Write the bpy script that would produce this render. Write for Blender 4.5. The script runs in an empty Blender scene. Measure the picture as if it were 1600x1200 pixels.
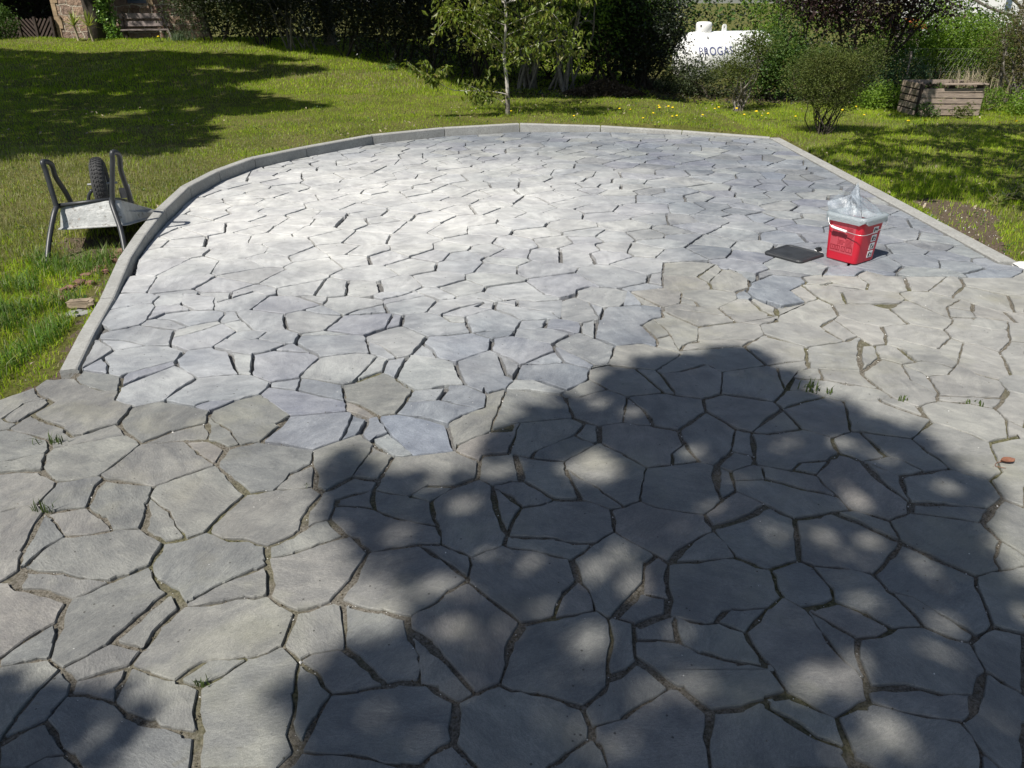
import bpy, bmesh, math, random
import numpy as np
from mathutils import Vector, Matrix
from math import sin, cos, pi, radians, hypot, atan2, sqrt, exp

SC = bpy.context.scene
COL = SC.collection
# ------------------------------------------------------------------ camera, sky, sun, exposure
PITCH = radians(26.4); CAM_H = 1.6; FPX = 1209.0
cam = bpy.data.cameras.new('camera'); cam_ob = bpy.data.objects.new('camera', cam); COL.objects.link(cam_ob)
cam.sensor_width = 36; cam.lens = 36 * FPX / 1600; cam.clip_start = 0.05; cam.clip_end = 900
cam_ob.location = (0, 0, CAM_H); cam_ob.rotation_euler = (pi / 2 - PITCH, 0, 0)
SC.camera = cam_ob
SUN_EL = radians(54); TOSUN = Vector((-0.63, -0.777, 0)).normalized()
SUNV = Vector((TOSUN.x * cos(SUN_EL), TOSUN.y * cos(SUN_EL), sin(SUN_EL)))      # towards the sun
world = bpy.data.worlds.new('World'); SC.world = world; world.use_nodes = True
wn = world.node_tree.nodes; wl = world.node_tree.links
for n in list(wn): wn.remove(n)
sky = wn.new('ShaderNodeTexSky'); sky.sky_type = 'NISHITA'; sky.sun_disc = False
sky.sun_elevation = SUN_EL; sky.sun_rotation = atan2(TOSUN.x, TOSUN.y); sky.altitude = 300; sky.dust_density = 1.2
bg = wn.new('ShaderNodeBackground'); bg.inputs[1].default_value = 0.062
wo = wn.new('ShaderNodeOutputWorld'); wl.new(sky.outputs[0], bg.inputs[0]); wl.new(bg.outputs[0], wo.inputs[0])
sun = bpy.data.lights.new('sun', 'SUN'); sun.energy = 4.7; sun.angle = radians(0.55); sun.color = (1, 0.955, 0.88)
sun_ob = bpy.data.objects.new('sun', sun); COL.objects.link(sun_ob)
sun_ob.rotation_euler = (-SUNV).to_track_quat('-Z', 'Y').to_euler()
SC.view_settings.view_transform = 'Standard'; SC.view_settings.look = 'None'
SC.view_settings.exposure = 0.50; SC.view_settings.gamma = 1
SC.cycles.max_bounces = 6; SC.cycles.diffuse_bounces = 3; SC.cycles.transparent_max_bounces = 8
SC.cycles.transmission_bounces = 4; SC.cycles.glossy_bounces = 2

# ------------------------------------------------------------------ helpers
def W(x, y, z=0.0):
    """point at height z that stands where the photograph's pixel (1600x1200) looks"""
    dx = x - 800.0; dy = 600.0 - y
    wy = FPX * cos(PITCH) + dy * sin(PITCH); wz = -FPX * sin(PITCH) + dy * cos(PITCH)
    t = (z - CAM_H) / wz
    return (dx * t, wy * t)
def D(x, y, Y):
    """point at distance Y ahead on the line of sight of the pixel"""
    dx = x - 800.0; dy = 600.0 - y
    wy = FPX * cos(PITCH) + dy * sin(PITCH); wz = -FPX * sin(PITCH) + dy * cos(PITCH)
    t = Y / wy
    return Vector((dx * t, Y, CAM_H + wz * t))
def sstep(a, b, v):
    t = min(1.0, max(0.0, (v - a) / (b - a))); return t * t * (3 - 2 * t)
def tag(o, label=None, cat=None, group=None, kind=None):
    if label: o['label'] = label
    if cat: o['category'] = cat
    if group: o['group'] = group
    if kind: o['kind'] = kind
    return o
def empty(name, loc, rz=0.0):
    o = bpy.data.objects.new(name, None); COL.objects.link(o)
    o.location = loc; o.rotation_euler = (0, 0, rz); o.empty_display_size = 0.1
    return o
def link(name, me, mats, parent=None, local=False):
    o = bpy.data.objects.new(name, me); COL.objects.link(o)
    for m in (mats if isinstance(mats, (list, tuple)) else [mats]): me.materials.append(m)
    if parent is not None:
        o.parent = parent
        if not local:      # vertices given in world coordinates: keep them there
            L = Matrix.Translation(parent.location) @ parent.rotation_euler.to_matrix().to_4x4()
            p = parent.parent
            while p is not None:
                L = Matrix.Translation(p.location) @ p.rotation_euler.to_matrix().to_4x4() @ L; p = p.parent
            me.transform(L.inverted())
    return o
def np_mesh(name, V, faces_flat, sizes, mat_idx=None, smooth=False):
    me = bpy.data.meshes.new(name)
    V = np.asarray(V, dtype=np.float32); F = np.asarray(faces_flat, dtype=np.int32); S = np.asarray(sizes, dtype=np.int32)
    me.vertices.add(len(V)); me.vertices.foreach_set('co', V.ravel())
    me.loops.add(len(F)); me.loops.foreach_set('vertex_index', F)
    me.polygons.add(len(S)); st = np.concatenate([[0], np.cumsum(S)[:-1]]).astype(np.int32)
    me.polygons.foreach_set('loop_start', st)
    try: me.polygons.foreach_set('loop_total', S)
    except Exception: pass
    if mat_idx is not None: me.polygons.foreach_set('material_index', np.asarray(mat_idx, dtype=np.int32))
    me.polygons.foreach_set('use_smooth', np.full(len(S), bool(smooth)))
    me.update(calc_edges=True); me.validate()
    return me
class MB:
    """collects simple solids into one mesh"""
    def __init__(s): s.v = []; s.f = []; s.mi = []; s.m = 0
    def add(s, vs, fs):
        b = len(s.v); s.v += [tuple(v) for v in vs]; s.f += [[b + i for i in f] for f in fs]; s.mi += [s.m] * len(fs)
    def box(s, c, sz, rz=0.0, M=None, bev=0.0):
        x, y, z = sz[0] / 2, sz[1] / 2, sz[2] / 2
        if bev <= 0:
            vs = [Vector((a * x, b * y, d * z)) for d in (-1, 1) for a, b in ((-1, -1), (1, -1), (1, 1), (-1, 1))]
            fs = [(3, 2, 1, 0), (4, 5, 6, 7), (0, 1, 5, 4), (1, 2, 6, 5), (2, 3, 7, 6), (3, 0, 4, 7)]
        else:
            bm = bmesh.new(); bmesh.ops.create_cube(bm, size=1)
            for v in bm.verts: v.co = Vector((v.co.x * sz[0], v.co.y * sz[1], v.co.z * sz[2]))
            bmesh.ops.bevel(bm, geom=list(bm.edges), offset=bev, segments=2, affect='EDGES')
            bm.verts.index_update(); vs = [v.co.copy() for v in bm.verts]; fs = [[v.index for v in f.verts] for f in bm.faces]; bm.free()
        R = Matrix.Rotation(rz, 4, 'Z') if M is None else M
        s.add([R @ v + Vector(c) for v in vs], fs)
    def tube(s, pts, rad, n=8, cap=True):
        pts = [Vector(p) for p in pts]; m = len(pts)
        if not hasattr(rad, '__len__'): rad = [rad] * m
        rings = []; up = None
        for i, p in enumerate(pts):
            t = (pts[min(i + 1, m - 1)] - pts[max(i - 1, 0)])
            t = t.normalized() if t.length > 1e-9 else Vector((0, 0, 1))
            if up is None: up = t.orthogonal().normalized()
            up = (up - t * up.dot(t)); up = up.normalized() if up.length > 1e-6 else t.orthogonal().normalized()
            w = t.cross(up)
            rings.append([p + (up * cos(2 * pi * k / n) + w * sin(2 * pi * k / n)) * rad[i] for k in range(n)])
        vs = [v for r in rings for v in r]
        fs = [(i * n + k, i * n + (k + 1) % n, (i + 1) * n + (k + 1) % n, (i + 1) * n + k) for i in range(m - 1) for k in range(n)]
        if cap: fs += [list(range(n))[::-1], [(m - 1) * n + k for k in range(n)]]
        s.add(vs, fs)
    def loft(s, rings, cap0=True, cap1=True):
        n = len(rings[0]); vs = [v for r in rings for v in r]; m = len(rings)
        fs = [(i * n + k, i * n + (k + 1) % n, (i + 1) * n + (k + 1) % n, (i + 1) * n + k) for i in range(m - 1) for k in range(n)]
        if cap0: fs.append(list(range(n))[::-1])
        if cap1: fs.append([(m - 1) * n + k for k in range(n)])
        s.add(vs, fs)
    def build(s, name, mats, parent=None, smooth=False, local=False):
        fl = [i for f in s.f for i in f]
        me = np_mesh(name, s.v if s.v else np.zeros((0, 3)), fl, [len(f) for f in s.f], s.mi, smooth)
        return link(name, me, mats, parent, local)
def catmull(P, sub=5):
    P = [Vector(p) for p in P]; out = []
    Q = [P[0] * 2 - P[1]] + P + [P[-1] * 2 - P[-2]]
    for i in range(1, len(Q) - 2):
        for k in range(sub):
            t = k / sub; a, b, c, d = Q[i - 1], Q[i], Q[i + 1], Q[i + 2]
            out.append(0.5 * ((2 * b) + (c - a) * t + (2 * a - 5 * b + 4 * c - d) * t * t + (3 * b - a - 3 * c + d) * t ** 3))
    out.append(P[-1]); return out
def in_poly(px, py, poly):
    """vectorised point in polygon"""
    px = np.asarray(px, dtype=float); py = np.asarray(py, dtype=float)
    r = np.zeros(px.shape, bool); n = len(poly); j = n - 1
    for i in range(n):
        xi, yi = poly[i]; xj, yj = poly[j]
        if yi != yj:
            c = ((yi > py) != (yj > py)) & (px < (xj - xi) * (py - yi) / (yj - yi) + xi)
            r ^= c
        j = i
    return r
HITS = {}
# smooth value noise in the plane, for shaping ground and scattering
_g = np.random.RandomState(5).rand(64, 64)
def vnoise(x, y, s=1.0, o=0):
    x = np.asarray(x) / s + 17.3 * o + 100; y = np.asarray(y) / s + 9.1 * o + 100
    xi = np.floor(x).astype(int); yi = np.floor(y).astype(int); fx = x - xi; fy = y - yi
    fx = fx * fx * (3 - 2 * fx); fy = fy * fy * (3 - 2 * fy)
    g = lambda a, b: _g[a % 64, b % 64]
    return (g(xi, yi) * (1 - fx) + g(xi + 1, yi) * fx) * (1 - fy) + (g(xi, yi + 1) * (1 - fx) + g(xi + 1, yi + 1) * fx) * fy

# ------------------------------------------------------------------ materials
def mat(name, col=(.5, .5, .5), rough=.7, spec=.5, metal=0.0):
    m = bpy.data.materials.new(name); m.use_nodes = True; nt = m.node_tree
    b = nt.nodes['Principled BSDF']; b.inputs['Base Color'].default_value = (*col, 1); b.inputs['Roughness'].default_value = rough
    b.inputs['Specular IOR Level'].default_value = spec; b.inputs['Metallic'].default_value = metal
    m.diffuse_color = (*col, 1)
    return m, nt, b
def N(nt, t, **kw):
    n = nt.nodes.new(t)
    for k, v in kw.items():
        if k.startswith('i_'): n.inputs[k[2:].replace('_', ' ')].default_value = v
        elif k.startswith('n_'): n.inputs[int(k[2:])].default_value = v
        else: setattr(n, k, v)
    return n
def L(nt, a, b): nt.links.new(a, b)
def pos(nt): return N(nt, 'ShaderNodeNewGeometry').outputs['Position']
def noise(nt, scale, detail=4, rough=.55, vec=None, dist=0.0):
    n = N(nt, 'ShaderNodeTexNoise'); n.inputs['Scale'].default_value = scale; n.inputs['Detail'].default_value = detail
    n.inputs['Roughness'].default_value = rough; n.inputs['Distortion'].default_value = dist
    L(nt, vec if vec is not None else pos(nt), n.inputs['Vector']); return n.outputs['Fac']
def ramp(nt, fac, stops, interp='LINEAR'):
    r = N(nt, 'ShaderNodeValToRGB'); r.color_ramp.interpolation = interp
    e = r.color_ramp.elements
    while len(e) < len(stops): e.new(0.5)
    for q, (p, c) in zip(e, stops):
        q.position = p; q.color = (*c, 1) if len(c) == 3 else c
    L(nt, fac, r.inputs[0]); return r.outputs[0]
def mix(nt, fac, a, b, typ='MIX'):
    m = N(nt, 'ShaderNodeMix', data_type='RGBA', blend_type=typ)
    for s, v in ((m.inputs[0], fac), (m.inputs[6], a), (m.inputs[7], b)):
        if isinstance(v, (int, float)): s.default_value = v
        elif isinstance(v, tuple): s.default_value = (*v, 1)
        else: L(nt, v, s)
    return m.outputs[2]
def mapr(nt, v, a, b, c=0.0, d=1.0):
    m = N(nt, 'ShaderNodeMapRange'); L(nt, v, m.inputs[0])
    for i, q in enumerate((a, b, c, d)): m.inputs[i + 1].default_value = q
    return m.outputs[0]
def bump(nt, b, h, dist=.01, strength=1.0, prev=None):
    n = N(nt, 'ShaderNodeBump'); n.inputs['Distance'].default_value = dist; n.inputs['Strength'].default_value = strength
    L(nt, h, n.inputs['Height'])
    if prev is not None: L(nt, prev, n.inputs['Normal'])
    if b is not None: L(nt, n.outputs[0], b.inputs['Normal'])
    return n.outputs[0]
def island(nt): return N(nt, 'ShaderNodeNewGeometry').outputs['Random Per Island']
def val3(c, k): return tuple(min(1, x * k) for x in c)

def leaf_mat(name, cols, trans=.35, rough=.5, spec=.3):
    m, nt, b = mat(name, cols[0], rough, spec)
    k = len(cols); st = [(i / max(1, k - 1), c) for i, c in enumerate(cols)]
    c = ramp(nt, island(nt), st)
    c = mix(nt, mapr(nt, noise(nt, 1.3, 2), .35, .65), mix(nt, 1.0, c, (.72, .76, .72), 'MULTIPLY'), c)
    L(nt, c, b.inputs['Base Color'])
    if trans > 0:
        t = N(nt, 'ShaderNodeBsdfTranslucent'); L(nt, mix(nt, 1.0, c, (1.25, 1.3, .55), 'MULTIPLY'), t.inputs[0])
        x = N(nt, 'ShaderNodeMixShader'); x.inputs[0].default_value = trans
        L(nt, b.outputs[0], x.inputs[1]); L(nt, t.outputs[0], x.inputs[2]); L(nt, x.outputs[0], nt.nodes['Material Output'].inputs[0])
    return m
def plain(name, col, rough=.6, spec=.4, metal=0.0, var=.25, scale=6, bscale=60, bd=.002):
    m, nt, b = mat(name, col, rough, spec, metal)
    f = noise(nt, scale, 5)
    c = mix(nt, mapr(nt, f, .3, .7), val3(col, 1 - var), val3(col, 1 + var)); L(nt, c, b.inputs['Base Color'])
    if bd: bump(nt, b, noise(nt, bscale, 4), bd)
    return m

M = {}
def stone_material(name, new):
    m, nt, b = mat(name, (.28, .28, .26), .62, .35)
    isl = island(nt); P = pos(nt)
    # every slab has its own grain direction and offset
    rot = N(nt, 'ShaderNodeVectorRotate', rotation_type='Z_AXIS'); L(nt, P, rot.inputs['Vector']); L(nt, mapr(nt, isl, 0, 1, 0, 40), rot.inputs['Angle'])
    mp = N(nt, 'ShaderNodeMapping'); L(nt, rot.outputs[0], mp.inputs[0]); mp.inputs['Scale'].default_value = (1, 2.1, 1)
    g1 = noise(nt, 9, 8, .62, mp.outputs[0], .6); g2 = noise(nt, 70, 5, .6, mp.outputs[0]); fine = noise(nt, 420, 3, .7)
    if new:
        base = ramp(nt, isl, [(0, (.155, .17, .195)), (.2, (.225, .24, .265)), (.38, (.185, .195, .235)), (.55, (.255, .27, .275)), (.72, (.20, .22, .26)), (.86, (.275, .285, .285)), (1, (.17, .178, .195))])
    else:
        base = ramp(nt, isl, [(0, (.175, .178, .172)), (.2, (.222, .220, .208)), (.4, (.19, .188, .182)), (.6, (.235, .235, .218)), (.8, (.185, .19, .188)), (.93, (.235, .222, .207)), (1, (.203, .20, .192))])
    c = mix(nt, mapr(nt, g1, .3, .7), mix(nt, 1.0, base, (.78, .79, .81), 'MULTIPLY'), mix(nt, 1.0, base, (1.22, 1.21, 1.18), 'MULTIPLY'))
    c = mix(nt, mapr(nt, g2, .35, .75), c, mix(nt, 1.0, c, (1.30, 1.30, 1.28), 'MULTIPLY'))
    c = mix(nt, mapr(nt, fine, .35, .65, 0, .55), mix(nt, 1.0, c, (.68, .68, .68), 'MULTIPLY'), mix(nt, 1.0, c, (1.35, 1.35, 1.35), 'MULTIPLY'))
    blot = noise(nt, 2.2, 5, .6)
    if new:
        # cutting and bedding dust lying on the fresh slabs, thick over the middle left
        d = N(nt, 'ShaderNodeVectorMath', operation='DISTANCE'); L(nt, P, d.inputs[0]); d.inputs[1].default_value = (-1.5, 6.7, 0)
        r = mapr(nt, d.outputs['Value'], 1.0, 3.9, 1, 0)
        n1 = N(nt, 'ShaderNodeMath', operation='ADD'); L(nt, r, n1.inputs[0]); L(nt, mapr(nt, noise(nt, 1.1, 5, .6), .25, .75, -.4, .4), n1.inputs[1])
        n2 = N(nt, 'ShaderNodeMath', operation='MULTIPLY', use_clamp=True); L(nt, n1.outputs[0], n2.inputs[0]); n2.inputs[1].default_value = .78
        c = mix(nt, n2.outputs[0], c, mix(nt, mapr(nt, g1, .3, .7), (.50, .495, .475), (.66, .655, .635)))
    else:
        # older slabs turn paler in patches round the middle right
        d = N(nt, 'ShaderNodeVectorMath', operation='DISTANCE'); L(nt, P, d.inputs[0]); d.inputs[1].default_value = (2.4, 4.4, 0)
        r = mapr(nt, d.outputs['Value'], .6, 2.6, .75, 0)
        n2 = N(nt, 'ShaderNodeMath', operation='MULTIPLY', use_clamp=True); L(nt, r, n2.inputs[0]); L(nt, mapr(nt, noise(nt, 1.6, 5, .6), .3, .65, .45, 1.0), n2.inputs[1])
        c = mix(nt, n2.outputs[0], c, mix(nt, mapr(nt, g1, .3, .7), (.32, .315, .295), (.43, .425, .40)))
        # lichen and dirt of the older slabs
        c = mix(nt, mapr(nt, blot, .52, .74, 0, .5), c, (.30, .295, .22))
        c = mix(nt, mapr(nt, noise(nt, 16, 4, .6), .66, .74, 0, .55), c, (.16, .155, .13))
        c = mix(nt, mapr(nt, noise(nt, 1.1, 4, .6), .55, .8, 0, .3), c, (.27, .235, .20))
    mott = noise(nt, 3.4, 7, .68, None, .4)
    c = mix(nt, mapr(nt, mott, .38, .62), mix(nt, 1.0, c, (.82, .82, .83), 'MULTIPLY'), mix(nt, 1.0, c, (1.12, 1.12, 1.1), 'MULTIPLY'))
    # dark grains and pale crystal flecks
    sp = N(nt, 'ShaderNodeTexVoronoi'); sp.inputs['Scale'].default_value = 38; L(nt, P, sp.inputs['Vector'])
    sel = N(nt, 'ShaderNodeTexWhiteNoise', noise_dimensions='3D'); L(nt, sp.outputs['Position'], sel.inputs['Vector'])
    a = N(nt, 'ShaderNodeMath', operation='LESS_THAN'); L(nt, sp.outputs['Distance'], a.inputs[0]); a.inputs[1].default_value = .13
    e = N(nt, 'ShaderNodeMath', operation='GREATER_THAN'); L(nt, sel.outputs['Value'], e.inputs[0]); e.inputs[1].default_value = .93
    k = N(nt, 'ShaderNodeMath', operation='MULTIPLY'); L(nt, a.outputs[0], k.inputs[0]); L(nt, e.outputs[0], k.inputs[1])
    c = mix(nt, k.outputs[0], c, (.07, .068, .06))
    L(nt, c, b.inputs['Base Color'])
    L(nt, mapr(nt, g1, .3, .7, .5, .72), b.inputs['Roughness'])
    lay = ramp(nt, g1, [(0, (0, 0, 0)), (.40, (.3,) * 3), (.43, (.42,) * 3), (.52, (.5,) * 3), (.545, (.66,) * 3), (.64, (.75,) * 3), (.66, (.9,) * 3), (1, (1, 1, 1))])
    n0 = bump(nt, None, lay, .0026, .6)
    n0 = bump(nt, None, noise(nt, 5, 4, .6), .012, .6, n0)
    n0 = bump(nt, None, g2, .003, .85, n0)
    bump(nt, b, fine, .0018, .9, n0)
    return m
M['stone_old'] = stone_material('old_slab_stone', False)
M['stone_new'] = stone_material('new_slab_stone', True)
m, nt, b = mat('joint_grit_old', (.14, .125, .10), .95, .1)
c = mix(nt, mapr(nt, noise(nt, 140, 4, .7), .35, .68), (.075, .066, .05), (.25, .23, .195))
c = mix(nt, mapr(nt, noise(nt, 1.7, 4), .5, .62), c, mix(nt, mapr(nt, noise(nt, 90, 3), .4, .6), (.07, .07, .035), (.17, .16, .095)))
L(nt, c, b.inputs['Base Color']); bump(nt, b, noise(nt, 220, 4, .7), .006); M['bed_old'] = m
m, nt, b = mat('joint_bed_new', (.07, .07, .07), .95, .1)
c = mix(nt, mapr(nt, noise(nt, 160, 4, .7), .35, .7), (.085, .083, .08), (.19, .185, .18)); L(nt, c, b.inputs['Base Color'])
bump(nt, b, noise(nt, 240, 4, .7), .004); M['bed_new'] = m
m, nt, b = mat('kerb_concrete', (.36, .36, .34), .85, .2)
c = mix(nt, mapr(nt, noise(nt, 4, 6, .65), .3, .7), (.24, .24, .225), (.38, .378, .355)); c = mix(nt, mapr(nt, noise(nt, 9, 6, .7), .56, .7, 0, .7), c, (.17, .16, .135)); c = mix(nt, mapr(nt, noise(nt, 2.5, 5, .7), .55, .72, 0, .5), c, (.46, .455, .43))
c = mix(nt, mapr(nt, noise(nt, 55, 5, .7), .45, .62), c, (.22, .215, .20))
c = mix(nt, mapr(nt, noise(nt, 300, 3, .7), .3, .7, 0, .5), c, (.42, .42, .40)); L(nt, c, b.inputs['Base Color'])
bump(nt, b, noise(nt, 160, 5, .7), .004); M['kerb'] = m
m, nt, b = mat('lawn_soil', (.05, .05, .025), .95, .1)
c = mix(nt, mapr(nt, noise(nt, 1.4, 6, .65), .35, .65), (.10, .115, .022), (.17, .155, .06))
c = mix(nt, mapr(nt, noise(nt, 30, 5, .7), .35, .65), mix(nt, 1.0, c, (.55, .55, .5), 'MULTIPLY'), c); L(nt, c, b.inputs['Base Color'])
bump(nt, b, noise(nt, 25, 6, .7), .03); M['soil'] = m
m, nt, b = mat('bare_earth_and_shade', (.13, .1, .075), .95, .1)  # also laid under the barrow in place of its shadow
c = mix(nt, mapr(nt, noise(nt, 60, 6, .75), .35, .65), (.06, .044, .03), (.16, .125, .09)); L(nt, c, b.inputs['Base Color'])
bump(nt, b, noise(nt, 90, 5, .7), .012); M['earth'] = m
def grass_mat(name, cols, trans=.4):
    m = leaf_mat(name, cols, trans, .55, .25); return m
M['grass'] = grass_mat('grass_blades', [(.22, .36, .012), (.36, .52, .018), (.28, .44, .015), (.48, .54, .04), (.24, .39, .014), (.50, .46, .12)], .42)
M['grass_dry'] = grass_mat('dry_grass_blades', [(.24, .23, .09), (.38, .34, .19), (.18, .21, .055), (.45, .41, .26), (.17, .21, .05)], .35)
M['grass_long'] = grass_mat('long_grass_blades', [(.08, .17, .025), (.13, .24, .04), (.10, .20, .035), (.22, .28, .09), (.075, .15, .025), (.42, .42, .24)], .4)

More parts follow.
